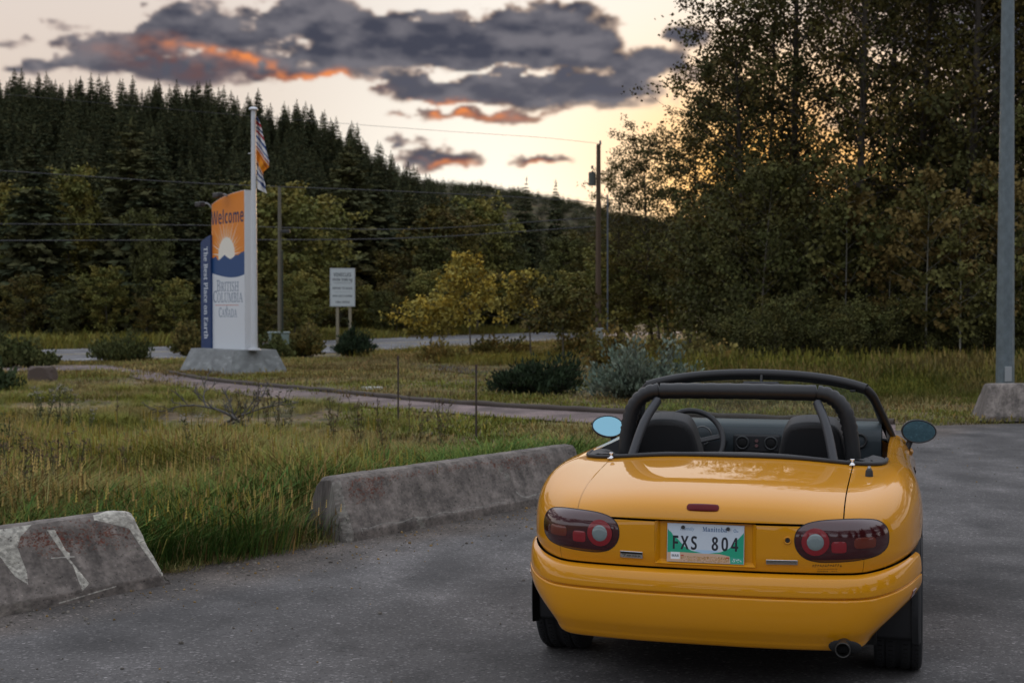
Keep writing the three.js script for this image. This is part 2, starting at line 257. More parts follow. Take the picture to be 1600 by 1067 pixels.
// ---------------------------------------------------------------- the roadster: x to its right, y up, s forward from the tail (local z = -s)
{
  const car = thing('yellow_car', 'yellow two-seat convertible with its top down, parked on the asphalt', 'car', [.7476, 0, -5.536], -.27);
  const paint = phys(.68, .285, .007, { roughness: .5, specularIntensity: .12, clearcoat: 1, clearcoatRoughness: .02, side: THREE.DoubleSide });
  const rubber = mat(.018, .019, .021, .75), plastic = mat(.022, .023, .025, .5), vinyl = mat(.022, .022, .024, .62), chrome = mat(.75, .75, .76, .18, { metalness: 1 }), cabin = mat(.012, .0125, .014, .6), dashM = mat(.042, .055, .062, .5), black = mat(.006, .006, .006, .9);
  // control points: outer plan at y = .60, inner (cockpit) edge, roundness of the section between them
  const O = [[0, .050], [.27, .057], [.53, .098], [.66, .182], [.752, .33], [.805, .53], [.836, .85], [.828, 1.3], [.815, 1.8], [.812, 2.3], [.822, 2.75]];
  const I = [[0, .86, .893], [.28, .86, .890], [.54, .868, .872], [.635, .90, .868], [.668, .96, .868], [.676, 1.04, .869], [.678, 1.15, .870], [.678, 1.35, .872], [.678, 1.8, .874], [.684, 2.3, .884], [.69, 2.6, .90]];
  const N = [5.6, 5.4, 4.7, 3.6, 3.1, 2.9, 2.9, 2.8, 2.7, 2.6, 2.5], T_END = 10;
  const cr = (a, b, c, d, t) => .5 * (2 * b + (c - a) * t + (2 * a - 5 * b + 4 * c - d) * t * t + (3 * b - a - 3 * c + d) * t * t * t);
  function at(list, k, t, odd) { // value k of the list at |t|, mirrored about the centre line
    const i = Math.min(Math.floor(t), T_END - 1), f = t - i, get = (n) => n < 0 ? (odd ? -1 : 1) * (Array.isArray(list[0]) ? list[-n][k] : list[-n]) : (Array.isArray(list[0]) ? list[Math.min(n, T_END)][k] : list[Math.min(n, T_END)]);
    return cr(get(i - 1), get(i), get(i + 1), get(i + 2), f);
  }
  const jointY = (t) => .528 + .034 * smooth(2.2, 5, t);
  const tilt = (t) => .066 * (1 - smooth(1.8, 5, t));                 // the deck falls towards the tail
  function shell(ts, v) { // ts signed; v: 0 cockpit edge, 1 lower edge of the lid, 2 widest line, 3 joint with the bumper
    const t = Math.abs(ts), sg = ts < 0 ? -1 : 1, ox = at(O, 0, t, true), os = at(O, 1, t), ix = at(I, 0, t, true), is = at(I, 1, t), iy = at(I, 2, t), n = at(N, 0, t), yo = .60;
    if (v > 2) { const f = v - 2, dn = yo - jointY(t), k = .012 * f * f, l = Math.hypot(ox, 1.2 - os); return V(sg * (ox - k * ox / l), yo - dn * f, -(os + k * (1.2 - os) / l)); }
    const bl = .114 / (iy - yo - tilt(t));
    const psiL = Math.atan(Math.pow(Math.pow(bl, -n) - 1, 1 / n));     // tan psi = a / b, a^n + b^n = 1
    const psi = v <= 1 ? psiL * v : lerp(psiL, Math.PI / 2, v - 1);
    const r = Math.pow(Math.pow(Math.cos(psi), n) + Math.pow(Math.sin(psi), n), -1 / n), a = r * Math.sin(psi), b = r * Math.cos(psi);
    return V(sg * lerp(ix, ox, a), lerp(yo, iy, b) - tilt(t) * a * b, -lerp(is, os, a));
  }
  // z of the rear surface at (x, y)
  function tailZ(x, y) {
    const xz = (t) => {
      if (y < .6) { const p = shell(t, 2 + (.6 - y) / (.6 - jointY(t))); return [p.x, p.z]; }
      const n = at(N, 0, t), iy = at(I, 2, t); let al = 1, b = 0;
      for (let i = 0; i < 4; i++) { b = clamp((y - .6) / (iy - .6 - tilt(t) * al)); al = Math.pow(1 - Math.pow(b, n), 1 / n); }
      return [lerp(at(I, 0, t, true), at(O, 0, t, true), al), -lerp(at(I, 1, t), at(O, 1, t), al)];
    };
    let a = 0, b = 5.5; const ax = Math.abs(x);
    for (let i = 0; i < 22; i++) { const m = (a + b) / 2; xz(m)[0] < ax ? a = m : b = m; }
    return xz(a)[1];
  }
  const tailN = (x, y) => { const e = .004, zx = (tailZ(x + e, y) - tailZ(x - e, y)) / (2 * e), zy = (tailZ(x, y + e) - tailZ(x, y - e)) / (2 * e); return V(-zx, -zy, 1).normalize(); };
  function patch(fn, u0, u1, nu, v0, v1, nv, { skirt = .012, skip } = {}) {
    const pos = [], nor = [], idx = [], row = nv + 1, e = 1e-3, du = V(0, 0, 0), normal = (u, v) => { const a = fn(u + e, v).sub(fn(u - e, v)), b = fn(u, v + e).sub(fn(u, v - e)); return a.cross(b).normalize(); };
    let flip = 0;
    for (let i = 0; i <= nu; i++) for (let j = 0; j <= nv; j++) { const u = lerp(u0, u1, i / nu), v = lerp(v0, v1, j / nv), p = fn(u, v), n = normal(u, v); if (!flip) flip = (n.dot(V(p.x, p.y - .45, p.z + 1.4)) > 0 ? 1 : -1); n.multiplyScalar(flip); pos.push(p.x, p.y, p.z); nor.push(n.x, n.y, n.z); }
    const quad = (a, b, c, d) => flip * (u1 - u0) * (v1 - v0) > 0 ? idx.push(a, b, c, b, d, c) : idx.push(a, c, b, b, c, d);
    for (let i = 0; i < nu; i++) for (let j = 0; j < nv; j++) { const a = i * row + j; if (skip && skip(V(pos[a * 3] + pos[(a + row + 1) * 3], pos[a * 3 + 1] + pos[(a + row + 1) * 3 + 1], pos[a * 3 + 2] + pos[(a + row + 1) * 3 + 2]).multiplyScalar(.5))) continue; quad(a, a + row, a + 1, a + row + 1); }
    if (skirt) {
      const ring = []; for (let i = 0; i <= nu; i++) ring.push(i * row); for (let j = 1; j <= nv; j++) ring.push(nu * row + j); for (let i = nu - 1; i >= 0; i--) ring.push(i * row + nv); for (let j = nv - 1; j >= 0; j--) ring.push(j);
      const base = pos.length / 3; ring.forEach((k) => { pos.push(pos[k * 3], pos[k * 3 + 1], pos[k * 3 + 2]); nor.push(nor[k * 3], nor[k * 3 + 1], nor[k * 3 + 2]); pos.push(pos[k * 3] - nor[k * 3] * skirt, pos[k * 3 + 1] - nor[k * 3 + 1] * skirt, pos[k * 3 + 2] - nor[k * 3 + 2] * skirt); nor.push(nor[k * 3], nor[k * 3 + 1], nor[k * 3 + 2]); });
      if (!skip) for (let k = 0; k < ring.length - 1; k++) { const a = base + k * 2; idx.push(a, a + 1, a + 2, a + 1, a + 3, a + 2); }
    }
    return geom(pos, idx, { nor });
  }
  const tL = 2.0, gT = .013;                                         // lid edge column
  const tS = 2.52, tP = .74;                                         // tail panel seam, plate recess
  part('trunk_lid', patch(shell, -tL + gT, tL - gT, 90, .004, .985, 70), paint, car);
  const AX_R = .85, AX_F = 3.115, ARCH = .335, inArch = (p) => p.y < .66 && (Math.hypot(-p.z - AX_R, p.y - .30) < ARCH || Math.hypot(-p.z - AX_F, p.y - .30) < ARCH);
  for (const s of [-1, 1]) {
    const up = patch(shell, s * (tL + gT), s * 7.12, 150, .004, 1, 50, { skirt: .012 });
    const low = patch(shell, s * (tS + .006), s * 7.12, 160, 1.0, 3, 60, { skip: inArch });
    part('rear_fender', merge([up, low]), paint, car);
  }
  part('tail_panel', merge([patch(shell, -tS + .006, -tP, 50, 1.035, 2.99, 40), patch(shell, tP, tS - .006, 50, 1.035, 2.99, 40), patch(shell, -tP, tP, 40, 2.80, 2.99, 4)]), paint, car);
  // plate recess: a shallow pan
  {
    const zb = -.078, zf = (x) => tailZ(x, .62) - .001, x1 = .2, yT = .712, yB = .545, c = .018, pos = [], quad = (a, b, cc, d) => pos.push(...a, ...b, ...cc, ...b, ...d, ...cc);
    const xi = x1 - c, yb = yB + c * .8;
    quad([-xi, yb, zb], [xi, yb, zb], [-xi, yT, zb], [xi, yT, zb]);
    for (const s of [-1, 1]) quad([s * x1, yB, zf(x1)], [s * xi, yb, zb], [s * x1, yT, zf(x1)], [s * xi, yT, zb]);
    quad([-x1, yB, zf(.1)], [x1, yB, zf(.1)], [-xi, yb, zb], [xi, yb, zb]);
    quad([-x1, yT, zf(.1) - .01], [x1, yT, zf(.1) - .01], [-xi, yT, zb], [xi, yT, zb]);
    part('plate_recess', geom(pos, null), paint, car);
  }
  // ---- bumper
  {
    const prof = [[-.004, .0], [.020, .004], [.036, .012], [.047, .030], [.053, .052], [.0545, .068], [.0535, .080], [.044, .0835], [.045, .0875], [.0560, .0905], [.0585, .105], [.0595, .14], [.057, .18], [.050, .215], [.038, .242], [.030, .258], [.022, .275], [.008, .290], [-.03, .298], [-.08, .300]];
    // [outward offset, drop below the joint] along the section
    const bumper = (ts, w) => {
      const t = Math.abs(ts), sg = ts < 0 ? -1 : 1, i = Math.min(Math.floor(w), prof.length - 2), f = w - i, p = (n, k) => prof[clamp(n, 0, prof.length - 1)][k];
      let off = cr(p(i - 1, 0), p(i, 0), p(i + 1, 0), p(i + 2, 0), f), drop = cr(p(i - 1, 1), p(i, 1), p(i + 1, 1), p(i + 2, 1), f);
      const side = smooth(1.6, 4.8, t);
      off *= lerp(1, .42, side);
      if (drop > .0905) drop = .0905 + (drop - .0905) * lerp(1, .62, smooth(2.0, 4.9, t)); 
      const under = clamp((drop - .10) / .16);
      off -= Math.pow(under, 2.1) * .105 * smooth(1.9, 4.3, t);
      const e = 1e-3, ox = at(O, 0, t, true), os = at(O, 1, t), tx = at(O, 0, t + e, true) - ox, tz = at(O, 1, t + e) - os, l = Math.hypot(tx, tz), nx = tz / l, ns = -tx / l;
      return V(sg * (ox + nx * off), jointY(t) - .006 - drop, -(os + ns * off));
    };
    const b = part('rear_bumper', patch(bumper, -5.0, 5.0, 220, 0, prof.length - 1, 150, { skirt: .02 }), paint, car);
    for (const s of [-1, 1]) { // side marker: a red oblong near the end of the bumper
      const a = 4.35, pts = []; for (const [du, dw] of [[-.12, 11.0], [.12, 11.0], [.12, 12.1], [-.12, 12.1]]) pts.push(bumper(s * (a + du), dw));
      const n = pts[1].clone().sub(pts[0]).cross(pts[3].clone().sub(pts[0])).normalize(); if (n.x * s < 0) n.negate();
      const pos = [], o = pts.map((p) => p.clone().addScaledVector(n, .003)), c = o.reduce((q, p) => q.add(p), V(0, 0, 0)).multiplyScalar(.25).addScaledVector(n, .001);
      for (let k = 0; k < 4; k++) { const p = o[k], q = o[(k + 1) % 4], r = pts[k], t = pts[(k + 1) % 4]; pos.push(...p.toArray(), ...q.toArray(), ...c.toArray(), ...p.toArray(), ...q.toArray(), ...r.toArray(), ...q.toArray(), ...t.toArray(), ...r.toArray()); }
      const g = geom(pos, null); part('side_marker', g, phys(.16, .006, .006, { roughness: .2, clearcoat: 1, side: THREE.DoubleSide }), b);
    }
  }
  // dark backing behind the seams and inside the tail
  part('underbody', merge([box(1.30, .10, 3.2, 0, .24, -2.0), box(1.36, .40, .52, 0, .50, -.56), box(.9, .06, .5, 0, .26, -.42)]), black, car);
  // ---- tail lamps
  const lampOutline = [[.349, .657], [.357, .690], [.383, .714], [.43, .728], [.53, .735], [.61, .733], [.66, .722], [.689, .695], [.697, .655], [.689, .620], [.66, .597], [.60, .584], [.50, .576], [.43, .577], [.385, .591], [.357, .621]];
  const lens = phys(.050, .007, .009, { roughness: .12, clearcoat: 1, clearcoatRoughness: .02, side: THREE.DoubleSide }), seal = mat(.008, .008, .009, .6, { side: THREE.DoubleSide });
  const redLens = phys(.24, .006, .012, { roughness: .3, clearcoat: 1, clearcoatRoughness: .02, side: THREE.DoubleSide }), amber = phys(.13, .016, .004, { roughness: .35, clearcoat: 1, clearcoatRoughness: .02, side: THREE.DoubleSide }), clearLens = phys(.20, .25, .25, { roughness: .22, clearcoat: 1, clearcoatRoughness: .02, side: THREE.DoubleSide });
  function blob(s, outline, cx, cy, rise, dome, inner = 0, rings = 10) { // a piece of lens that lies on the tail's surface; outline in x, y of the right side
    const c = new THREE.CatmullRomCurve3(outline.map(([x, y]) => V(x, y, 0)), true, 'centripetal'), nA = 72, pos = [], nor = [], idx = [];
    const lift = (x, y) => { // distance inside the lamp's outline -> dome
      return rise + dome; };
    for (let i = 0; i <= rings; i++) for (let a = 0; a <= nA; a++) {
      const f = lerp(inner, 1, i / rings), p = c.getPoint((a % nA) / nA), x = lerp(cx, p.x, f), y = lerp(cy, p.y, f), n = tailN(x, y), k = rise + dome * (1 - f ** 4);
      pos.push(s * (x + n.x * k), y + n.y * k, tailZ(x, y) + n.z * k);
    }
    for (let i = 0; i < rings; i++) for (let a = 0; a < nA; a++) { const q = i * (nA + 1) + a; s > 0 ? idx.push(q, q + nA + 1, q + 1, q + 1, q + nA + 1, q + nA + 2) : idx.push(q, q + 1, q + nA + 1, q + 1, q + nA + 2, q + nA + 1); }
    return geom(pos, idx);
  }
  const disc = (cx, cy, r, ry = r) => Array.from({ length: 24 }, (_, i) => [cx + r * Math.cos(i / 24 * 2 * Math.PI), cy + ry * Math.sin(i / 24 * 2 * Math.PI)]);
  const rrect = (x0, x1, y0, y1, r) => { const o = []; for (const [cx, cy, a0] of [[x1 - r, y1 - r, 0], [x0 + r, y1 - r, 1], [x0 + r, y0 + r, 2], [x1 - r, y0 + r, 3]]) for (let k = 0; k <= 3; k++) { const a = (a0 + k / 3) * Math.PI / 2; o.push([cx + r * Math.cos(a), cy + r * Math.sin(a)]); } return o; };
  for (const s of [-1, 1]) {
    const lampG = new THREE.Group(); lampG.name = 'tail_lamp'; car.add(lampG);
    const grow = lampOutline.map(([x, y]) => [.523 + (x - .523) * 1.022, .656 + (y - .656) * 1.045]);
    part('seal', blob(s, grow, .523, .656, .0012, .004), seal, lampG);
    part('lens', blob(s, lampOutline, .523, .656, .002, .012, 0, 18), lens, lampG);
    part('brake_ring', blob(s, disc(.424, .652, .052), .424, .652, .0145, .0015, .62, 4), redLens, lampG);
    part('reverse_lens', blob(s, disc(.424, .652, .033), .424, .652, .0145, .004), clearLens, lampG);
    part('brake_lens', blob(s, rrect(.484, .538, .612, .655, .010), .511, .634, .0147, .0008), redLens, lampG);
    part('turn_lens', blob(s, rrect(.566, .642, .628, .668, .012), .604, .648, .0145, .0012), amber, lampG);
  }
  part('high_brake_lamp', blob(1, rrect(-.076, .052, .756, .779, .011), -.012, .7675, .003, .004, 0, 8), phys(.11, .004, .007, { roughness: .35, specularIntensity: .4, side: THREE.DoubleSide }), car);
  // ---- plate
  {
    const t = canvasTex(1024, 512, (g, w, h) => {
      g.fillStyle = '#c9d4de'; g.fillRect(0, 0, w, h);
      const hill = (pts, c) => { g.fillStyle = c; g.beginPath(); g.moveTo(...pts[0]); for (const p of pts) g.lineTo(...p); g.fill(); };
      g.fillStyle = '#a9cbe6'; g.fillRect(380, 345, 300, 60);
      hill([[0, 70], [20, 100], [50, 120], [80, 170], [135, 205], [180, 255], [235, 310], [330, 360], [470, 385], [0, 400]], '#16a07c');
      hill([[1024, 90], [1000, 120], [965, 160], [910, 220], [830, 310], [720, 362], [560, 390], [1024, 470]], '#16a07c');
      hill([[0, 392], [200, 385], [480, 392], [700, 388], [840, 415], [860, 480], [850, 512], [0, 512]], '#cfae93');
      hill([[840, 420], [1024, 440], [1024, 512], [850, 512]], '#35a98c');
      const r = rng(3); for (let k = 0; k < 420; k++) { g.fillStyle = ['#b58a4c', '#c99b52', '#a8804f', '#8d6a3a'][k & 3]; g.fillRect(180 + r() * 650, 425 + r() * 75, 3 + r() * 9, 3 + r() * 10); }
      g.fillStyle = '#dfe8ee'; for (let k = 0; k < 14; k++) g.fillRect(860 + r() * 130, 440 + r() * 40, 8, 16);
      g.fillStyle = '#b5402f'; g.fillRect(182, 420, 40, 16); g.fillRect(790, 428, 40, 18);
      g.fillStyle = '#e9edf0'; g.fillRect(45, 385, 125, 95); g.fillStyle = '#20242c'; g.font = 'bold 46px sans-serif'; g.textAlign = 'center'; g.fillText('MAR', 107, 450);
      g.fillStyle = '#1d4f80'; g.font = 'bold 74px serif'; g.save(); g.translate(470, 92); g.scale(.92, 1.12); g.textAlign = 'left'; g.fillText('Manitoba', 0, 0); g.restore();
      g.font = 'italic 52px serif'; g.fillStyle = '#2f6694'; g.save(); g.translate(262, 82); g.scale(.9, 1); g.fillText('Friendly', 0, 0); g.restore();
      g.strokeStyle = '#2f6694'; g.lineWidth = 6; g.beginPath(); g.ellipse(905, 66, 15, 19, 0, 0, 7); g.stroke(); g.fillRect(925, 72, 26, 10);
      g.fillStyle = '#181c26'; g.font = 'bold 262px sans-serif'; g.textAlign = 'center';
      [['F', 105], ['X', 232], ['S', 358], ['8', 640], ['0', 772], ['4', 905]].forEach(([c, x]) => { g.save(); g.translate(x, 345); g.scale(.70, .98); g.fillText(c, 0, 0); g.restore(); });
    });
    const pg = new THREE.Group(); pg.name = 'licence_plate'; pg.position.set(0, .628, -.066); pg.rotation.x = -.10; car.add(pg);
    part('plate_blank', box(.305, .152, .003, 0, 0, 0, .0012), mat(.62, .65, .68, .4), pg);
    const fg = new THREE.PlaneGeometry(.301, .148); fg.translate(0, 0, .0022); part('plate_print', fg, mat(1, 1, 1, .42, { map: t }), pg);
    for (const x of [-.089, .089]) { const g = new THREE.CylinderGeometry(.0075, .0075, .006, 14).rotateX(Math.PI / 2).translate(x, .061, .005); part('screw', g, mat(.03, .03, .03, .5), pg); }
  }
  // ---- badges, sticker, lock
  const onTail = (x, y, lift = .003) => { const g = new THREE.Group(), n = tailN(Math.abs(x), y); n.x *= Math.sign(x) || 1; g.position.set(x, y, tailZ(Math.abs(x), y)).addScaledVector(n, lift); g.quaternion.setFromUnitVectors(V(0, 0, 1), n); car.add(g); return g; };
  const marks = (w, h, bg, fg, draw) => mat(1, 1, 1, .35, { map: canvasTex(w, h, (g) => { g.fillStyle = bg; g.fillRect(0, 0, w, h); g.fillStyle = g.strokeStyle = fg; draw(g, w, h); }) });
  {
    const b1 = onTail(-.295, .5725); b1.name = 'badge';
    part('badge_plate', box(.094, .028, .004, 0, 0, 0, .0018), chrome, b1);
    part('badge_print', new THREE.PlaneGeometry(.090, .024).translate(0, 0, .0023), marks(360, 96, '#8b8a84', '#23221f', (g) => { g.fillRect(0, 0, 360, 34); g.font = 'bold italic 54px sans-serif'; g.fillStyle = '#2a2826'; g.lineWidth = 9; g.beginPath(); g.moveTo(30, 44); g.lineTo(82, 44); g.lineTo(50, 86); for (const x of [110, 150, 205, 250, 300]) { g.moveTo(x, 46); g.lineTo(x, 84); g.moveTo(x, 65); g.lineTo(x + 22, 55); g.lineTo(x + 26, 82); } g.stroke(); }), b1);
    const b2 = onTail(.2985, .5695); b2.name = 'badge';
    part('badge_plate', box(.122, .019, .004, 0, 0, 0, .0018), chrome, b2);
    part('badge_print', new THREE.PlaneGeometry(.118, .015).translate(0, 0, .0023), marks(472, 60, '#77746c', '#34322c', (g) => { g.fillRect(0, 0, 472, 12); g.lineWidth = 5; g.beginPath(); const r = rng(9); for (let x = 14; x < 455; x += 17) { g.moveTo(x, 24 + r() * 10); g.lineTo(x + 8, 20 + r() * 24); g.lineTo(x + 12, 22 + r() * 12); } g.stroke(); }), b2);
    const st = onTail(.470, .5525, .0012); st.name = 'dealer_sticker';
    const ink = new THREE.Group(); ink.name = 'sticker_print'; st.add(ink);
    const bar = [], r = rng(21), scr = (x0, x1, y, h, n) => { for (let k = 0; k < n; k++) { const x = lerp(x0, x1, (k + .5) / n), w = (x1 - x0) / n * .62; bar.push(new THREE.PlaneGeometry(w * (.5 + r() * .5), h * .22).translate(x, y + (r() - .5) * h * .7, 0), new THREE.PlaneGeometry(.0016, h * (.6 + r() * .5)).rotateZ(-.4).translate(x - w * .3, y + (r() - .5) * h * .2, .0001)); } };
    scr(-.058, .058, .008, .013, 12); scr(-.036, .040, -.0065, .004, 13); scr(-.038, .004, -.0155, .005, 8); scr(.016, .040, -.0155, .005, 3);
    part('lettering', merge(bar), mat(.02, .018, .012, .6, { side: THREE.DoubleSide }), st); st.remove(ink);
    const lk = onTail(.320, .6555); lk.name = 'trunk_lock';
    part('lock_ring', new THREE.TorusGeometry(.0125, .0025, 8, 24), paint, lk); part('lock_barrel', new THREE.CylinderGeometry(.0085, .0085, .003, 20).rotateX(Math.PI / 2), mat(.02, .02, .02, .4), lk);
  }
  // ---- hinges and antenna base
  for (const s of [-1, 1]) { const p = shell(s * 1.985, .03), h = new THREE.Group(); h.name = 'chrome_snap'; h.position.copy(p); car.add(h); part('snap_base', box(.024, .006, .05, 0, .005, .012, .0025), chrome, h); part('snap_post', new THREE.LatheGeometry([[0, .030], [.009, .030], [.011, .026], [.006, .020], [.006, .012], [.013, .008], [.013, 0]].map(([x, y]) => new THREE.Vector2(x, y)), 16), chrome, h); }
  { const p = shell(2.62, .30), h = new THREE.Group(); h.name = 'antenna_base'; h.position.copy(p); car.add(h); part('collar', new THREE.LatheGeometry([[0, .034], [.009, .034], [.011, .028], [.015, .022], [.017, 0], [.019, -.01]].map(([x, y]) => new THREE.Vector2(x, y)), 20), plastic, h); part('tip', new THREE.CylinderGeometry(.006, .008, .010, 14).translate(0, .038, 0), chrome, h); }
  // ---- sides below the joint, doors, sills, front body
  const sideX = (s, y) => { const t = s < 1.3 ? 6 + (s - .85) / .45 : s < 1.8 ? 7 + (s - 1.3) / .5 : s < 2.3 ? 8 + (s - 1.8) / .5 : 9 + (s - 2.3) / .45; return at(O, 0, clamp(t, 5, 10), true) - .10 * smooth(.56, .16, y) ** 1.4; };
  for (const sg of [-1, 1]) {
    const low = (u, v) => { const y = lerp(.575, .17, v); return V(sg * sideX(u, y), y, -u); };
    part('rocker_panel', patch(low, .90, 2.9, 90, 0, 1, 30, { skip: inArch }), paint, car);
    const d = part('door', merge([patch(shell, sg * 7.14, sg * 9.05, 50, .004, 1, 30), patch(shell, sg * 7.14, sg * 9.05, 50, 1, 2.6, 20)]), paint, car);
    part('door_handle', new THREE.CapsuleGeometry(.008, .05, 4, 8).rotateX(Math.PI / 2).translate(sg * .822, .70, -1.36), chrome, d);
  }
  // front half: sections lofted along s
  {
    const front = (u, v) => { // u along 0..1 (s 2.32..3.97), v across 0 centre .. 1 side bottom
      const s = lerp(2.31, 3.97, u), nose = Math.sqrt(clamp(1 - Math.pow(clamp((s - 3.2) / .775), 2.6))), w = lerp(.20, .826, nose) * (s < 3.3 ? 1 : 1), yc = lerp(.52, .905 - .10 * smooth(2.3, 3.5, s) , Math.pow(nose, .8)), yb = .17;
      if (v < .7) { const psi = v / .7 * Math.PI / 2, n = 3.4, r = Math.pow(Math.pow(Math.cos(psi), n) + Math.pow(Math.sin(psi), n), -1 / n); return V(w * r * Math.sin(psi), lerp(.58 * (.6 + .4 * nose), yc, r * Math.cos(psi)) + .012 * Math.cos(v * 6) * nose, -s); }
      const f = (v - .7) / .3; return V(w - .07 * f * f, lerp(.58 * (.6 + .4 * nose), yb, f), -s);
    };
    const mirror = (u, v) => { const p = front(u, Math.abs(v)); if (v < 0) p.x *= -1; return p; };
    part('front_body', patch(mirror, 0, .998, 70, -1, 1, 120, { skip: inArch, skirt: 0 }), paint, car);
  }
  // ---- wheels
  const tyreG = new THREE.LatheGeometry([[.185, -.085], [.215, -.095], [.262, -.100], [.283, -.094], [.289, -.080], [.2895, -.058], [.283, -.056], [.283, -.050], [.2900, -.048], [.2905, -.012], [.284, -.010], [.284, .010], [.2905, .012], [.290, .048], [.283, .050], [.283, .056], [.2895, .058], [.289, .080], [.283, .094], [.262, .100], [.215, .095], [.185, .085]].map(([x, y]) => new THREE.Vector2(x, y)), 56).rotateZ(Math.PI / 2);
  const rimG = merge([new THREE.LatheGeometry([[.186, .088], [.178, .080], [.165, .02], [.165, -.08], [.186, -.086]].map(([x, y]) => new THREE.Vector2(x, y)), 40).rotateZ(Math.PI / 2), ...Array.from({ length: 7 }, (_, k) => box(.03, .15, .035, .05, .095, 0).rotateX(k / 7 * 2 * Math.PI)), new THREE.CylinderGeometry(.045, .045, .05, 20).rotateZ(Math.PI / 2).translate(.05, 0, 0)]);
  const lugG = merge(Array.from({ length: 72 }, (_, k) => [-.074, -.03, .03, .074].map((x) => box(.018, .006, .004, x, .2895, 0).rotateX((k + (x > 0 ? .5 : 0)) / 72 * 2 * Math.PI))).flat());
  for (const [x, s] of [[-.735, AX_R], [.735, AX_R], [-.72, AX_F], [.72, AX_F]]) {
    const w = new THREE.Group(); w.name = 'wheel'; w.position.set(x, .2895, -s); if (x < 0) w.rotation.y = Math.PI; car.add(w);
    part('tyre', tyreG, rubber, w); part('tread', lugG, black, w); part('rim', rimG, mat(.5, .5, .52, .35, { metalness: .9 }), w);
  }
  // black fender flares with a mud guard down the rear of the arch
  for (const sg of [-1, 1]) {
    const bodyX = (ss, y) => { const bx = at(O, 0, clamp(5 + (ss - .53) / .32, 4.2, 7), true); return Math.min(bx, .838) - .09 * Math.max(0, y - .60) - .10 * smooth(.5, .1, y) * smooth(.6, 1.0, ss); };
    const flare = (u, v) => { // u: angle round the arch, v: across
      const a = lerp(-.33, 3.45, u), back = smooth(.75, .1, a), rr = lerp(.322, .372, v);
      const ss = AX_R - Math.cos(a) * rr, y = Math.max(.17, .30 + Math.sin(a) * rr);
      return V(sg * (bodyX(ss, y) + (.005 + .006 * Math.sin(Math.PI * v)) * smooth(.62, .48, y) + .012 * back * smooth(.60, .50, y)), y, -ss);
    };
    const f = part('fender_flare', merge([patch(flare, 0, 1, 70, 0, 1, 10, { skirt: .03 })]), rubber, car);
    // guard: rear wall of the wheel arch, seen from behind under the bumper
    const guard = (u, v) => { const a = lerp(-.80, .62, u), r = .352, ss = AX_R - Math.cos(a) * r; return V(sg * lerp(Math.min(.842, at(O, 0, clamp(5 + (ss - .53) / .32, 4.2, 7), true) + .010), .50, v), Math.max(.19, .30 + Math.sin(a) * r), -ss); };
    part('mud_guard', patch(guard, 0, 1, 24, 0, 1, 8, { skirt: .012 }), rubber, f);
    const well = (u, v) => { const a = lerp(.5, 3.7, u), r = .335; return V(sg * lerp(.825, .52, v), .30 + Math.sin(a) * r, -(AX_R - Math.cos(a) * r)); };
    part('wheel_well', patch(well, 0, 1, 30, 0, 1, 4, { skirt: 0 }), black, f);
  }
  // ---- exhaust
  part('exhaust_pipe', merge([tube([[.535, .262, -.62], [.535, .262, -.3], [.535, .258, .018]], .029, 20, 20), tube([[.535, .262, -.3], [.535, .258, .017]], .025, 20, 10), new THREE.TorusGeometry(.027, .0030, 8, 28).translate(.535, .258, .018), new THREE.CapsuleGeometry(.09, .34, 6, 16).rotateZ(Math.PI / 2).scale(1, .8, 1.2).translate(.36, .30, -.36)]), mat(.05, .048, .045, .45, { metalness: .7, side: THREE.DoubleSide }), car);
  part('exhaust_cutout_shade', merge([new THREE.CapsuleGeometry(.045, .035, 6, 20).rotateZ(Math.PI / 2).scale(1, .55, .25).translate(.542, .262, -.022)]), black, car);  // solid black blob painted in for the shaded opening round the pipe
  // ---- cockpit
  const floorG = box(1.24, .04, 1.6, 0, .28, -1.75);
  const wall = (sg) => { const f = (u, v) => { const p = shell(sg * lerp(3, 10, u), .004); return V(p.x - sg * .03 * v, lerp(p.y + .004, .30, v), p.z); }; return patch(f, 0, 1, 60, 0, 1, 6, { skirt: 0 }); };
  const bulk = patch((u, v) => { const p = shell(lerp(-3, 3, u), .004); return V(p.x * (1 - .03 * v), lerp(p.y + .003, .30, v), p.z - .03 * v); }, 0, 1, 40, 0, 1, 6, { skirt: 0 });
  const shelf = box(1.24, .03, .42, 0, .80, -1.12);
  part('cockpit_lining', merge([floorG, wall(1), wall(-1), bulk, shelf, box(.22, .24, 1.1, 0, .42, -1.85, .03)]), mat(.02, .021, .023, .85, { side: THREE.DoubleSide }), car);
  // folded soft top: rumpled black vinyl on the rear shelf, with its rim over the deck edge
  {
    const top = (u, v) => { const t = lerp(-5.6, 5.6, u), p = shell(t, .02), a = Math.abs(t), n = fbm(t * 1.5 + 20, v * 2.6, 3) - .5, ends = smooth(2.2, 3.6, a); const inw = v * lerp(.26, .15, smooth(2.5, 5, a)); const l = Math.hypot(p.x, p.z + 1.25) || 1; const dx = -p.x / l, dz = (-1.25 - p.z) / l; return V(p.x + dx * inw * (a > 3 ? 1 : .2) - (a < 3 ? 0 : 0), p.y + .008 + .020 * Math.sin(Math.PI * Math.min(v * 1.1, 1)) * lerp(.55, 1, ends) + n * .040 * v * lerp(.35, 1.25, ends) - .03 * v * v, p.z + dz * inw); };
    const rimPts = []; for (let k = -28; k <= 28; k++) { const p = shell(k * .2, .012); rimPts.push(V(p.x, p.y + .008, p.z)); }
    const tg = new THREE.Group(); tg.name = 'folded_soft_top'; car.add(tg);
    part('cover', patch(top, 0, 1, 120, 0, 1, 24, { skirt: 0 }), mat(.028, .028, .030, .6, { side: THREE.DoubleSide }), tg); part('rim_trim', tube(rimPts, .0095, 8, 180), vinyl, tg);
  }
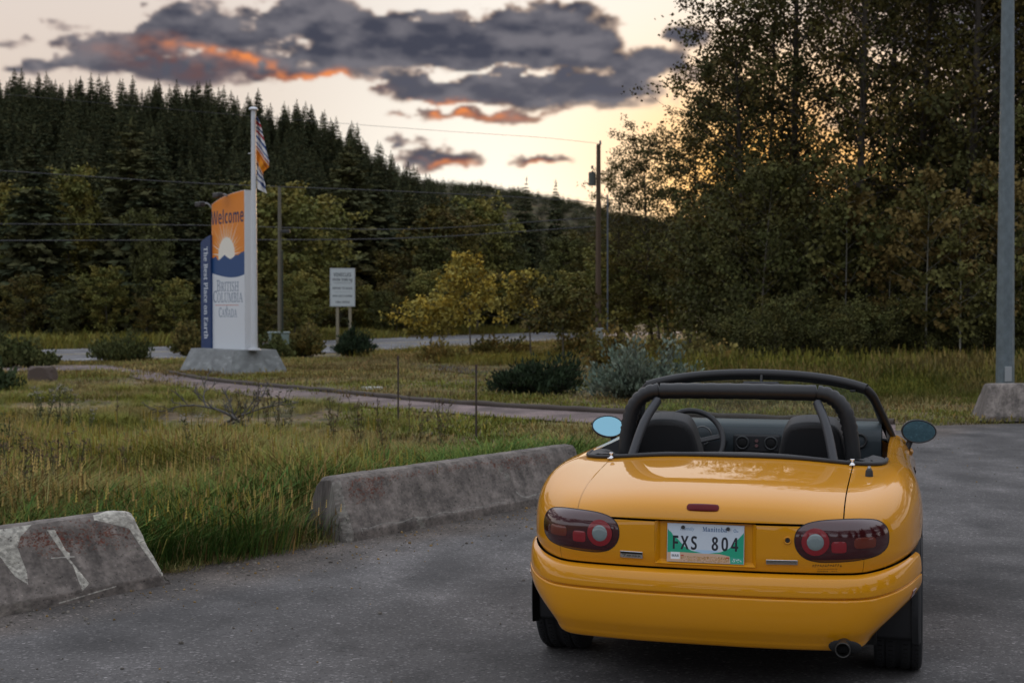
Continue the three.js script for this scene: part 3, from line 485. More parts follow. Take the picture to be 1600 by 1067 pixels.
  // roll bar
  {
    const rb = new THREE.Group(); rb.name = 'roll_bar'; car.add(rb);
    const s = -1.15, y1 = 1.170;
    part('top_pad', capped([[-.37, y1 - .004, s], [-.2, y1, s], [0, y1 + .001, s], [.2, y1, s], [.37, y1 - .002, s]], (t) => .0370 + .0008 * Math.sin(t * 60), 20, 80), mat(.012, .0125, .014, .42), rb);
    for (const g of [-1, 1]) {
      const pts = [[g * .365, y1 - .002, s], [g * .41, y1 - .010, s], [g * .455, y1 - .036, s], [g * .490, y1 - .082, s], [g * .508, y1 - .135, s], [g * .518, y1 - .19, s], [g * .527, y1 - .26, s], [g * .532, .80, s]];
      const wrap = (t) => .0315 + (t < .60 ? .0066 * Math.abs(Math.sin(t * 44 + .4)) ** .6 : .0036 + .0008 * Math.sin(t * 40));
      part('bend_pad', capped(pts, wrap, 18, 150), mat(.012, .0125, .014, .45), rb);
      part('rear_stay', capped([[g * .365, y1 - .035, s + .02], [g * .415, 1.03, s + .13], [g * .462, .845, s + .26]], .021, 14, 24), mat(.03, .032, .037, .42), rb);
      part('foot_plate', box(.11, .012, .11, g * .53, .825, s, .004), plastic, rb);
    }
  }
  // seats
  for (const g of [-1, 1]) {
    const st = new THREE.Group(); st.name = 'seat'; st.position.set(g * .345, .40, -1.40); car.add(st);
    const sh = new THREE.Shape(); sh.moveTo(-.225, 0); sh.bezierCurveTo(-.24, .2, -.225, .30, -.165, .40); sh.bezierCurveTo(-.125, .48, -.128, .60, -.088, .632); sh.bezierCurveTo(-.05, .650, .05, .650, .088, .632); sh.bezierCurveTo(.128, .60, .125, .48, .165, .40); sh.bezierCurveTo(.225, .30, .24, .2, .225, 0); sh.closePath();
    const e = new THREE.ExtrudeGeometry(sh, { depth: .085, bevelEnabled: true, bevelSize: .026, bevelThickness: .03, bevelSegments: 6, curveSegments: 20 }); e.translate(0, 0, -.05);
    const b = toCreasedNormals(e, .9).rotateX(.28); part('backrest', b, cabin, st);
    part('cushion', box(.48, .13, .50, 0, -.02, -.26, .05), cabin, st);
  }
  // dashboard, instruments, steering wheel
  {
    const d = new THREE.Group(); d.name = 'dashboard'; car.add(d);
    const sh = new THREE.Shape(); sh.moveTo(0, 0); sh.lineTo(-.02, .10); sh.bezierCurveTo(-.02, .16, .0, .185, .06, .195); sh.bezierCurveTo(.16, .20, .30, .19, .42, .17); sh.lineTo(.42, 0); sh.closePath();
    const e = new THREE.ExtrudeGeometry(sh, { depth: 1.28, bevelEnabled: false, curveSegments: 16 }); e.rotateY(Math.PI / 2).translate(-.64, .762, -2.10); part('dash_top', toCreasedNormals(e, .7), dashM, d);
    part('lower_dash', box(1.28, .30, .30, 0, .66, -2.26, .04), dashM, d);
    const con = part('centre_vent_panel', box(.25, .10, .03, .0, .842, -2.082, .025), mat(.016, .017, .019, .55), d);
    for (const x of [-.075, .075]) { part('vent_ring', new THREE.TorusGeometry(.032, .006, 8, 28).translate(x, .846, -2.064), mat(.03, .032, .034, .4), con); part('vent_core', new THREE.SphereGeometry(.027, 16, 12).scale(1, 1, .4).translate(x, .846, -2.066), black, con); }
    for (const y of [.858, .832]) part('switch', new THREE.CylinderGeometry(.009, .009, .012, 14).rotateX(Math.PI / 2).translate(0, y, -2.064), mat(.16, .08, .08, .4), con);
    part('passenger_vent', new THREE.TorusGeometry(.034, .007, 8, 24).translate(.53, .87, -2.075), mat(.02, .02, .02, .5), d);
    const hood = new THREE.CylinderGeometry(.17, .18, .20, 32, 1, false, -Math.PI / 2, Math.PI).rotateX(Math.PI / 2).scale(1.05, .72, 1).translate(-.34, .855, -2.10); part('gauge_hood', hood, mat(.024, .027, .030, .6, { side: THREE.DoubleSide }), d);
    for (const [x, r] of [[-.39, .048], [-.28, .048], [-.46, .026], [-.335, .026]]) part('gauge', merge([new THREE.TorusGeometry(r, .004, 8, 28).translate(x, .885 - (r < .03 ? .03 : 0), -2.0)]), mat(.18, .18, .18, .3, { metalness: .8 }), d);
    const sw = new THREE.Group(); sw.name = 'steering_wheel'; sw.position.set(-.335, .855, -1.90); sw.rotation.x = -.42; car.add(sw);
    part('rim', new THREE.TorusGeometry(.178, .0145, 14, 64), mat(.020, .020, .022, .45), sw);
    part('hub', new THREE.CylinderGeometry(.06, .075, .05, 24).rotateX(Math.PI / 2).translate(0, -.005, -.02), plastic, sw);
    for (const a of [.25, Math.PI - .25, -Math.PI / 2]) part('spoke', box(.13, .028, .014, .105, 0, -.008, .006).rotateZ(a), mat(.03, .03, .032, .5), sw);
    part('column', new THREE.CylinderGeometry(.035, .05, .22, 16).rotateX(Math.PI / 2).translate(0, -.01, -.14), plastic, sw);
  }
  // windscreen
  {
    const fr = new THREE.Group(); fr.name = 'windscreen_frame'; car.add(fr);
    const A = [.568, 1.150, -1.94], C = [0, 1.216, -2.03], head = (k) => { const x = .568 * k, q = 1 - k * k; return [x, lerp(A[1], C[1], q) + .006 * q * (1 - q) * 4, lerp(A[2], C[2], q)]; };
    const hp = []; for (let k = -10; k <= 10; k++) hp.push(head(k / 10));
    const flat = (pts, rx, ry, sides, segs) => { const g = tube(pts, 1, sides, segs); return g; };
    part('header', merge([tube(hp, .024, 12, 80), tube(hp.map(([x, y, z]) => [x, y - .012, z - .022]), .022, 12, 80), tube(hp.map(([x, y, z]) => [x, y + .013, z - .004]), .010, 8, 80)]), mat(.018, .018, .019, .5), fr);
    for (const g of [-1, 1]) {
      part('pillar', merge([capped([[g * .555, 1.155, -1.945], [g * .592, 1.115, -1.985], [g * .63, 1.03, -2.085], [g * .668, .935, -2.20], [g * .700, .85, -2.30]], .0235, 12, 50), capped([[g * .560, 1.145, -1.965], [g * .60, 1.095, -2.02], [g * .635, 1.0, -2.14], [g * .69, .86, -2.31]], .022, 10, 50)]), mat(.016, .016, .017, .5), fr);
      part('latch_plate', box(.03, .012, .03, g * .50, 1.137, -1.952, .004), plastic, fr);
      part('quarter_sail', geom([g * .66, .93, -2.19, g * .70, .865, -2.30, g * .672, .87, -2.02], [0, 1, 2]), mat(.02, .02, .02, .6, { side: THREE.DoubleSide }), fr);
    }
    const bot = (k) => [.70 * k, .865 + .045 * (1 - k * k), -2.31 - .16 * (1 - k * k)];
    const glassF = (u, v) => { const k = lerp(-1, 1, u), a = head(k), b = bot(k); return V(lerp(a[0], b[0], v), lerp(a[1], b[1], v), lerp(a[2], b[2], v) - .012 * Math.sin(Math.PI * v)); };
    part('windscreen', patch(glassF, 0, 1, 30, 0, 1, 12, { skirt: 0 }), phys(.86, .92, .90, { roughness: .02, transmission: 1, thickness: 0, ior: 1.5 }), fr);
    const rm = new THREE.Group(); rm.name = 'rear_view_mirror'; rm.position.set(.03, 1.163, -1.99); car.add(rm); part('stem', capped([[0, .05, -.02], [0, .0, 0]], .008, 8, 10), plastic, rm); part('shell', box(.19, .045, .028, 0, -.008, .01, .012), plastic, rm);
    for (const x of [-.22, .18]) part('wiper', merge([capped([[x + .25, .905, -2.50], [x, .935, -2.44], [x - .26, .925, -2.42]], .0085, 6, 20)]), plastic, car);
    part('cowl', patch((u, v) => { const k = lerp(-1, 1, u), b = bot(k); return V(b[0] * (1 + .03 * v), b[1] - .008 - .02 * v, b[2] - .13 * v * (1 + .3 * (1 - k * k)) ); }, 0, 1, 30, 0, 1, 4, { skirt: .01 }), plastic, car);
  }
  // door mirrors
  for (const g of [-1, 1]) {
    const m = new THREE.Group(); m.name = 'door_mirror'; m.position.set(g * .828, g < 0 ? .906 : .918, -2.18); car.add(m);
    m.rotation.set(g < 0 ? -.34 : .10, g < 0 ? .30 : .20, g < 0 ? .02 : -.08);
    const shellG = new THREE.SphereGeometry(1, 36, 24).scale(.090, .0615, .075); { const p = shellG.attributes.position; for (let i = 0; i < p.count; i++) { if (p.getZ(i) > 0) p.setZ(i, p.getZ(i) * .10); const x = p.getX(i) * g; p.setY(i, p.getY(i) * (1 + x * 1.2 * (g < 0 ? -1 : -1) * .6)); } shellG.computeVertexNormals(); }
    part('housing', shellG, mat(.016, .017, .018, .35), m);
    const gl = new THREE.CircleGeometry(1, 40).scale(.083, .0555, 1); { const p = gl.attributes.position; for (let i = 0; i < p.count; i++) { const x = p.getX(i) * g; p.setY(i, p.getY(i) * (1 - x * .72)); } } gl.translate(0, 0, .009);
    part('mirror_glass', gl, mat(.24, .46, .55, .02, { metalness: 1 }), m);
    part('bezel', tube(Array.from({ length: 40 }, (_, i) => { const a = i / 40 * 2 * Math.PI, x = .0865 * Math.cos(a), y = .0585 * Math.sin(a); return [x, y * (1 - x * g * .72), .006]; }), .0045, 8, 120, true), plastic, m);
    part('stalk', capped([[-g * .03, -.045, -.02], [-g * .042, -.075, -.015], [-g * .05, -.10, -.01]], .016, 10, 16), plastic, m);
    part('mirror_foot', capped([[g * .782, .818, -2.19], [g * .765, .79, -2.22], [g * .74, .765, -2.26]], (t) => .024 + .014 * t, 12, 16), paint, car);
  }
}

// ---------------------------------------------------------------- concrete barriers
function barrierGeo(L, hgt, wBase, wTop, seed, taper) {
  const prof = [[-wBase, 0], [-wBase * .985, hgt * .14], [-wBase * .93, hgt * .19], [-lerp(wBase, wTop, .55), hgt * .52], [-wTop - .008, hgt * .93], [-wTop * .8, hgt * .985], [0, hgt], [wTop * .8, hgt * .985], [wTop + .008, hgt * .93], [lerp(wBase, wTop, .55), hgt * .52], [wBase * .93, hgt * .19], [wBase * .985, hgt * .14], [wBase, 0]];
  const fine = []; for (let i = 0; i < prof.length - 1; i++) for (let k = 0; k < 5; k++) fine.push([lerp(prof[i][0], prof[i + 1][0], k / 5), lerp(prof[i][1], prof[i + 1][1], k / 5)]); fine.push(prof[prof.length - 1]);
  const per = [0]; for (let i = 1; i < fine.length; i++) per.push(per[i - 1] + Math.hypot(fine[i][0] - fine[i - 1][0], fine[i][1] - fine[i - 1][1]));
  const n = 120, pos = [], uv = [], idx = [], m = fine.length;
  for (let i = 0; i <= n; i++) for (let k = 0; k < m; k++) {
    const f = i / n, [z, y] = fine[k], half = L / 2 - taper * y / hgt, edge = Math.min(f, 1 - f) * L, rnd = 1 - .16 * Math.exp(-edge / .018) * (y / hgt > .05 ? 1 : 0);
    const chip = (fbm(f * L * 9 + seed, per[k] * 9, 3) - .5) * .008 + Math.max(0, fbm(f * L * 5 + seed * 3, per[k] * 6, 3) - .62) * -.10 * smooth(.16, .0, edge);
    pos.push((f * 2 - 1) * half + (fbm(k * .7, i < n / 2 ? 3 : 9, 2) - .5) * .012 * Math.exp(-edge / .05), y * (rnd * .25 + .75) + chip * (y > 0 ? .6 : 0), z * rnd + Math.sign(z) * chip); uv.push(f, per[k] / per[m - 1]);
  }
  for (let i = 0; i < n; i++) for (let k = 0; k < m - 1; k++) { const a = i * m + k; idx.push(a, a + 1, a + m, a + 1, a + m + 1, a + m); }
  for (const i of [0, n]) { const c = pos.length / 3; pos.push((i ? 1 : -1) * (L / 2 - taper * .45), hgt * .42, 0); uv.push(i ? .985 : .015, .5); for (let k = 0; k < m - 1; k++) i ? idx.push(i * m + k, i * m + k + 1, c) : idx.push(i * m + k + 1, i * m + k, c); i ? idx.push(i * m + m - 1, i * m, c) : idx.push(0, m - 1, c); }
  return toCreasedNormals(geom(pos, idx, { uv }), .6);
}
function concreteTex(seed, paintMarks, tone = 1) { // u along the barrier, v round it (the side towards the car park is v from 1 down to .55)
  const w = 1400, h = 700, c = document.createElement('canvas'); c.width = w; c.height = h; const g = c.getContext('2d'); g.fillStyle = '#808080'; g.fillRect(0, 0, w, h);
  g.clearRect(0, 0, w, h); paintMarks(g, w, h); const marks = g.getImageData(0, 0, w, h).data, r = rng(seed * 31), pits = new Float32Array(w * h);
  for (let k = 0; k < 5200; k++) { const x = r() * w, y = r() * h, q = .6 + r() * r() * 3, t = r() < .6 ? -.22 : .16; for (let j = -4; j <= 4; j++) for (let i = -4; i <= 4; i++) if (i * i + j * j < q * q) { const X = Math.floor(x + i), Y = Math.floor(y + j); if (X >= 0 && Y >= 0 && X < w && Y < h) pits[Y * w + X] = t; } }
  return tex(w, h, (u, v, x, y) => {
    const n = fbm(u * 30 + seed, v * 14, 5) - .5, f = fbm(u * 150, v * 70 + seed, 3) - .5, st = fbm(u * 60 + seed * 2, v * 4, 3) - .5;
    let q = (.43 + .26 * n + .18 * f + .16 * st + pits[y * w + x] * .55) * tone, R = q * 1.03, Gc = q * .985, B = q * .95;
    const o = ((h - 1 - y) * w + x) * 4, a = marks[o + 3] / 255;
    if (a > .02) { const worn = smooth(.30, .46, fbm(u * 110 + 5, v * 55 + seed, 4) + a * .34 - .16), k = clamp(a * 1.2) * worn, s = .8 + .5 * f + pits[y * w + x]; R = lerp(R, marks[o] / 255 * s, k); Gc = lerp(Gc, marks[o + 1] / 255 * s, k); B = lerp(B, marks[o + 2] / 255 * s, k); }
    return [R, Gc, B];
  });
}
const rust = (g, x, y, w, h, n, seed) => { const r = rng(seed); for (let k = 0; k < n * 9; k++) { g.fillStyle = ['rgba(128,66,50,.40)', 'rgba(112,60,48,.32)', 'rgba(140,80,60,.36)'][k % 3]; const a = r() + r() - 1; g.beginPath(); g.ellipse(x + w * (r() - .5), y + h * a * .8, 1 + r() * r() * 7, 1 + r() * 3, r() * 3, 0, 7); g.fill(); } };
const vSide = (f) => (1 - f) * 700;                                    // canvas row of a place on the barrier's face: 0 at the ground, .45 at the top
function barrier(place, turn, L, hgt, wB, wT, seed, map, label, taper) {
  const b = thing('concrete_barrier', label, 'barrier', [place[0], .004, place[1]], turn, 'concrete barriers round the car park');
  part('block', barrierGeo(L, hgt, wB, wT, seed, taper), mat(.86, .82, .785, .92, { map, bumpMap: map, bumpScale: .003 }), b); return b;
}
{
  const dirAngle = Math.atan2(.809, .588);                              // local x along the edge of the car park
  const m1 = concreteTex(2, (g, w, h) => { // chipped white ends, a white mark, rusty paint at the top; canvas top = the face towards the car park
    const Y = (f) => f * .42 * h;                                      // 0 at the ground, 1 at the top edge, from the canvas' top
    rust(g, w * .86, Y(.80), w * .22, Y(.30), 90, 4); rust(g, w * .74, Y(.86), w * .16, Y(.14), 40, 5);
    g.fillStyle = 'rgba(222,222,212,1)';
    const poly = (p) => { g.beginPath(); p.forEach(([x, y], i) => i ? g.lineTo(x * w, Y(y)) : g.moveTo(x * w, Y(y))); g.fill(); };
    poly([[.955, 1.2], [1, 1.2], [1, .12], [.988, .12], [.978, .5], [.970, .82], [.925, .93], [.90, .99], [.91, 1.1]]);
    poly([[.52, 1.02], [.765, 1.06], [.73, .92], [.715, .8], [.717, .5], [.708, .32], [.690, .45], [.675, .70], [.62, .86], [.52, .94]]);
    poly([[.788, .95], [.805, .94], [.812, .66], [.818, .62], [.812, .55], [.828, .20], [.806, .12], [.812, .45]]);
    g.lineWidth = 5; g.strokeStyle = 'rgba(214,214,206,1)'; g.beginPath(); g.moveTo(w * .775, Y(.60)); g.lineTo(w * .825, Y(.57)); g.moveTo(w * .755, Y(.03)); g.lineTo(w * .88, Y(.10)); g.stroke();
    g.fillStyle = 'rgba(150,146,138,.5)'; g.fillRect(0, Y(-.02), w * .70, Y(.16));
  });
  const rightEnd = [-1.93, -8.02], L1 = 3.0;
  barrier([rightEnd[0] - .60 * L1 / 2 - .19, rightEnd[1] + .80 * L1 / 2 - .12], Math.atan2(.80, .60), L1, .42, .235, .075, 2, m1, 'low concrete barrier with chipped white ends and a white painted mark', .13);
  const m2 = concreteTex(7, (g, w, h) => {
    const Y = (f) => f * .42 * h; rust(g, w * .10, Y(.78), w * .12, Y(.30), 60, 8); rust(g, w * .4, Y(.92), w * .7, Y(.08), 50, 9); rust(g, w * .72, Y(.84), w * .25, Y(.16), 40, 10);
    g.strokeStyle = 'rgba(170,170,164,.75)'; g.lineWidth = 4; g.beginPath(); g.moveTo(w * .05, Y(.10)); for (let x = .05; x < .6; x += .02) g.lineTo(w * x, Y(.18 + .02 * Math.sin(x * 60))); g.stroke();
    g.lineWidth = 8; g.beginPath(); g.moveTo(w * .655, Y(.33)); g.quadraticCurveTo(w * .665, Y(.16), w * .71, Y(.2)); g.lineTo(w * .84, Y(.26)); g.stroke();
    g.fillStyle = 'rgba(165,165,158,.6)'; g.fillRect(w * .0, Y(0), w * .022, Y(1)); for (const [x, y] of [[.25, .13], [.26, .02], [.64, .62], [.62, .78], [.93, .72]]) { g.beginPath(); g.ellipse(w * x, Y(y), 16, 22, 0, 0, 7); g.fill(); }
  });
  const a = Math.atan2(.81, .586), L2 = 3.05;
  barrier([-1.08 + .586 * L2 / 2 - .21, -9.45 - .81 * L2 / 2 - .11], a, L2, .42, .235, .08, 7, m2, 'low concrete barrier beside the yellow car, with a curved white scrape', .04);
  const m3 = concreteTex(11, (g, w, h) => { g.fillStyle = 'rgba(150,146,138,.4)'; g.fillRect(0, 0, w, 20); }, 1.12);
  barrier([8.05, -20.1], .05, 3.0, .52, .30, .10, 11, m3, 'low concrete barrier at the foot of the lamp post', .14);
}
// ---------------------------------------------------------------- galvanised lamp post
{
  const [x, z] = away(1572, 20.9), p = thing('lamp_post', 'tall tapered galvanised steel lamp post behind a concrete barrier', 'lamp post', [x, 0, z]);
  const t = tex(256, 1024, (u, v) => { const n = fbm(u * 16, v * 60, 4, 16) - .5, m = fbm(u * 6, v * 8, 3, 6) - .5; const q = .56 + .12 * n + .08 * m; return [q * .93, q * 1.0, q * 1.02]; });
  t.repeat.set(1, 3);
  const g = new THREE.CylinderGeometry(.062, .138, 10, 12, 10).translate(0, 5, 0); part('shaft', toCreasedNormals(g, .2), mat(.62, .66, .68, .5, { map: t, metalness: .35 }), p);
  part('base_plate', box(.46, .03, .46, 0, .02, 0, .008), mat(.3, .32, .33, .5, { metalness: .5 }), p);
  for (const [i, j] of [[-1, -1], [-1, 1], [1, -1], [1, 1]]) part('bolt', new THREE.CylinderGeometry(.018, .018, .07, 6).translate(i * .18, .06, j * .18), mat(.3, .3, .3, .5, { metalness: .6 }), p);
  part('access_cover', box(.10, .22, .012, 0, .62, .134, .004), mat(.4, .43, .44, .5, { metalness: .4 }), p);
}
// ---------------------------------------------------------------- welcome sign
const SIGN = { x: -6.44, z: -34.3, d: [-.6, -.8], n: [-.8, .6] };
{
  const turn = Math.atan2(-SIGN.n[0], -SIGN.n[1]) + Math.PI;           // local z out of the face, local x to the reader's right
  const s = thing('welcome_sign', 'tall orange, blue and white welcome sign on a concrete plinth', 'sign', [SIGN.x, 0, SIGN.z], turn);
  // local x runs from the far end (negative) to the near end (0)
  const Lp = 1.84, y0 = .60, hp = 3.84, T = .28;
  const pl = [], con = mat(.47, .50, .50, .9, { map: tex(512, 256, (u, v) => { const n = fbm(u * 12, v * 6, 5) - .5, w = smooth(.60, .7, fbm(u * 9 + 5, v * 7, 4)); const q = .70 + .22 * n; return [lerp(q, 1, w * .3), lerp(q, 1, w * .3), lerp(q, .98, w * .3)]; }) });
  { const q = (w, d, y) => [[-w / 2, y, d / 2], [w / 2, y, d / 2], [w / 2, y, -d / 2], [-w / 2, y, -d / 2]], a = q(2.85, 1.60, 0), b = q(2.46, 1.10, .60), pos = [], uv = [], put = (...p) => { for (const [k, c] of p.map((c, i) => [i, c])) { pos.push(...c); } }; for (let i = 0; i < 4; i++) { const j = (i + 1) % 4; put(a[i], a[j], b[i], a[j], b[j], b[i]); uv.push(0, 0, 1, 0, 0, 1, 1, 0, 1, 1, 0, 1); } put(b[0], b[1], b[3], b[1], b[2], b[3]); uv.push(0, 0, 1, 0, 0, 1, 1, 0, 1, 1, 0, 1); part('plinth', geom(pos, null, { uv }).translate(-.98, 0, -.14), con, s); }
  const outline = (x0, x1) => { const sh = new THREE.Shape(); sh.moveTo(x0, 0); sh.lineTo(x1, 0); sh.lineTo(x1, hp); sh.bezierCurveTo(lerp(x1, x0, .5), hp - .02, lerp(x1, x0, .8), hp - .12, x0, hp - .24); sh.closePath(); return sh; };
  part('cabinet', new THREE.ExtrudeGeometry(outline(-Lp, 0), { depth: T, bevelEnabled: true, bevelSize: .01, bevelThickness: .01, bevelSegments: 2, curveSegments: 20 }).translate(0, y0, -T), mat(.66, .69, .72, .45), s);
  const face = new THREE.ShapeGeometry(outline(-Lp + .01, -.01), 24); { const p = face.attributes.position, uv = face.attributes.uv; for (let i = 0; i < p.count; i++) uv.setXY(i, (p.getX(i) + Lp) / Lp, p.getY(i) / hp); }
  const art = canvasTex(940, 2000, (g, w, h) => {
    const Y = (f) => h * (1 - f);
    g.fillStyle = '#dfe5ea'; g.fillRect(0, 0, w, h);
    g.fillStyle = '#ef8d22'; g.fillRect(0, 0, w, Y(.575));
    const cx = w * .46, cy = Y(.60); // sunburst
    for (let k = 0; k < 25; k++) { const a = -Math.PI * (k + .5) / 25, L = w * (.44 + .09 * Math.sin(k * 2.4)) , b = .052; g.fillStyle = k % 2 ? '#f7c98c' : '#f4efe2'; g.beginPath(); g.moveTo(cx + Math.cos(a - b * 2) * w * .12, cy + Math.sin(a - b * 2) * w * .12); g.lineTo(cx + Math.cos(a) * L * 1.02, cy + Math.sin(a) * L * 1.2); g.lineTo(cx + Math.cos(a + b * 2) * w * .12, cy + Math.sin(a + b * 2) * w * .12); g.fill(); }
    g.fillStyle = '#f6f1e4'; g.beginPath(); g.arc(cx, cy, w * .25, 0, 7); g.fill();
    g.fillStyle = '#184a82'; g.beginPath(); g.moveTo(0, Y(.595)); for (const [x, y] of [[.06, .588], [.13, .60], [.2, .572], [.26, .578], [.40, .605], [.50, .585], [.58, .575], [.66, .585], [.74, .60], [.80, .597], [.90, .612], [1, .622]]) g.lineTo(x * w, Y(y)); g.lineTo(w, Y(.475)); g.bezierCurveTo(w * .7, Y(.445), w * .45, Y(.455), 0, Y(.49)); g.fill();
    g.fillStyle = '#2b2350'; g.font = 'bold 216px sans-serif'; g.textAlign = 'center'; g.save(); g.translate(w * .49, Y(.805)); g.scale(.98, 1.12); g.fillText('Welcome', 0, 0); g.restore();
    g.fillStyle = '#5d7590'; const small = (t, x, y, s, k) => { g.save(); g.translate(w * x, Y(y)); g.scale(k, 1); g.font = s + 'px serif'; g.fillText(t, 0, 0); g.restore(); };
    g.font = '190px serif'; const caps = (t, y, s, k) => { g.save(); g.translate(w * .49, Y(y)); g.scale(k, 1); g.textAlign = 'left'; g.font = s * 1.22 + 'px serif'; const a = g.measureText(t[0]).width; g.font = s + 'px serif'; const b = g.measureText(t.slice(1)).width; g.font = s * 1.22 + 'px serif'; g.fillText(t[0], -(a + b) / 2, 0); g.font = s + 'px serif'; g.fillText(t.slice(1), -(a + b) / 2 + a, 0); g.restore(); };
    caps('BRITISH', .370, 168, .92); caps('COLUMBIA', .300, 168, .92);
    g.fillStyle = '#c5604d'; g.fillRect(w * .1, Y(.283), w * .72, 7); g.fillStyle = '#5d7590'; small('&', .47, .247, 84, 1); caps('CANADA', .205, 140, .86);
  });
  part('face_print', face.translate(0, y0, .0125), mat(.92, .92, .92, .5, { map: art }), s);
  // blue fin with the slogan reading downwards
  const fin = canvasTex(300, 2000, (g, w, h) => { g.fillStyle = '#153a6c'; g.fillRect(0, 0, w, h); g.fillStyle = '#dfe7ee'; g.font = 'bold 168px serif'; g.save(); g.translate(w * .5, h * .10); g.rotate(Math.PI / 2); g.textAlign = 'left'; g.textBaseline = 'middle'; const t = 'The Best Place on Earth', k = h * .82 / g.measureText(t).width; g.scale(k, .95); g.fillText(t, 0, 0); g.restore(); });
  const fsh = new THREE.Shape(); fsh.moveTo(-2.38, 0); fsh.lineTo(-1.80, 0); fsh.lineTo(-1.80, 2.84); fsh.bezierCurveTo(-1.95, 2.82, -2.2, 2.76, -2.38, 2.68); fsh.closePath();
  part('slogan_fin', new THREE.ExtrudeGeometry(fsh, { depth: .12, bevelEnabled: false }).translate(0, y0, -.06), mat(.008, .042, .15, .5), s);
  const ff = new THREE.ShapeGeometry(fsh, 12); { const p = ff.attributes.position, uv = ff.attributes.uv; for (let i = 0; i < p.count; i++) uv.setXY(i, (p.getX(i) + 2.38) / .58, p.getY(i) / 2.84); } part('slogan_print', ff.translate(0, y0, .0625), mat(.9, .9, .9, .5, { map: fin }), s);
  for (const x of [-1.98, -.95]) { const L = new THREE.Group(); L.name = 'spot_lamp'; L.position.set(x, y0 + (x < -1.5 ? hp - .26 : hp - .10), .0); s.add(L); part('arm', capped([[0, -.05, -.05], [0, .05, .04], [0, .06, .20]], .022, 8, 16), mat(.25, .26, .27, .5), L); part('head', merge([box(.34, .12, .15, 0, .03, .26, .03)]), mat(.02, .02, .022, .5), L); }
}
// flag pole and flag
{
  const px = -6.18, pz = -34.05, y0 = .60, top = heightAt(174, 34.1);
  const p = thing('flag_pole', 'slim white flag pole beside the welcome sign', 'flag pole', [px, 0, pz]);
  part('shaft', new THREE.CylinderGeometry(.055, .080, top - y0, 20).translate(0, (top + y0) / 2, 0), mat(.60, .63, .66, .42, { metalness: .1 }), p);
  part('foot', new THREE.CylinderGeometry(.13, .15, .05, 20).translate(0, y0 + .025, 0), mat(.5, .52, .54, .5), p);
  part('finial', merge([new THREE.SphereGeometry(.11, 18, 12, 0, 6.3, 0, 1.7).scale(1, .62, 1).translate(0, top + .02, 0), new THREE.CylinderGeometry(.03, .05, .10, 12).translate(0, top - .04, 0)]), mat(.62, .64, .66, .35, { metalness: .3 }), p);
  part('cleat', box(.10, .03, .03, -.07, heightAt(241, 34.1), .03, .008), mat(.5, .5, .5, .4), p);
  const t = canvasTex(256, 1024, (g, w, h) => {
    g.fillStyle = '#e6e6e6'; g.fillRect(0, 0, w, h); const st = (y0, y1, c) => { g.fillStyle = c; g.beginPath(); g.moveTo(0, h * y0); g.lineTo(w, h * (y0 + .05)); g.lineTo(w, h * (y1 + .05)); g.lineTo(0, h * y1); g.fill(); };
    st(-.06, .035, '#31406e'); st(.05, .10, '#b02a35'); st(.13, .155, '#29386b'); st(.175, .21, '#b0404a'); st(.25, .285, '#254a8c'); st(.34, .365, '#254a8c'); st(.40, .425, '#a8403a'); st(.44, .60, '#e8921f'); st(.47, .485, '#b5502a'); st(.62, .66, '#7a3520'); st(.74, .79, '#2c4a86'); st(.86, .885, '#2c4a86');
  });
  const yT = heightAt(184, 34.1), yB = heightAt(295, 34.1), pos = [], uv = [], idx = [], nu = 24, nv = 60;
  const wid = (f) => track([[0, .03], [.06, .08], [.2, .16], [.42, .31], [.5, .30], [.58, .17], [.72, .16], [.86, .20], [1, .26]], f);
  for (let j = 0; j <= nv; j++) for (let i = 0; i <= nu; i++) { const f = j / nv, u = i / nu, w = wid(f), fold = Math.sin(u * 9 + f * 5) * .06 * (1 - .4 * u) + Math.sin(u * 17 - f * 8) * .02; pos.push(.07 + u * w, lerp(yT, yB, f) - u * .34 * smooth(.1, .45, f) * (1 - .9 * smooth(.5, 1, f)) + (f > .9 ? -u * .10 : 0), fold + .05 * u); uv.push(u, 1 - f); }
  for (let j = 0; j < nv; j++) for (let i = 0; i < nu; i++) { const a = j * (nu + 1) + i; idx.push(a, a + nu + 1, a + 1, a + 1, a + nu + 1, a + nu + 2); }
  const f = lone('flag', geom(pos, idx, { uv }), mat(.9, .9, .9, .9, { map: t, side: THREE.DoubleSide }), 'limp provincial flag striped red, white, blue and orange', 'flag'); f.position.set(px, 0, pz);
}
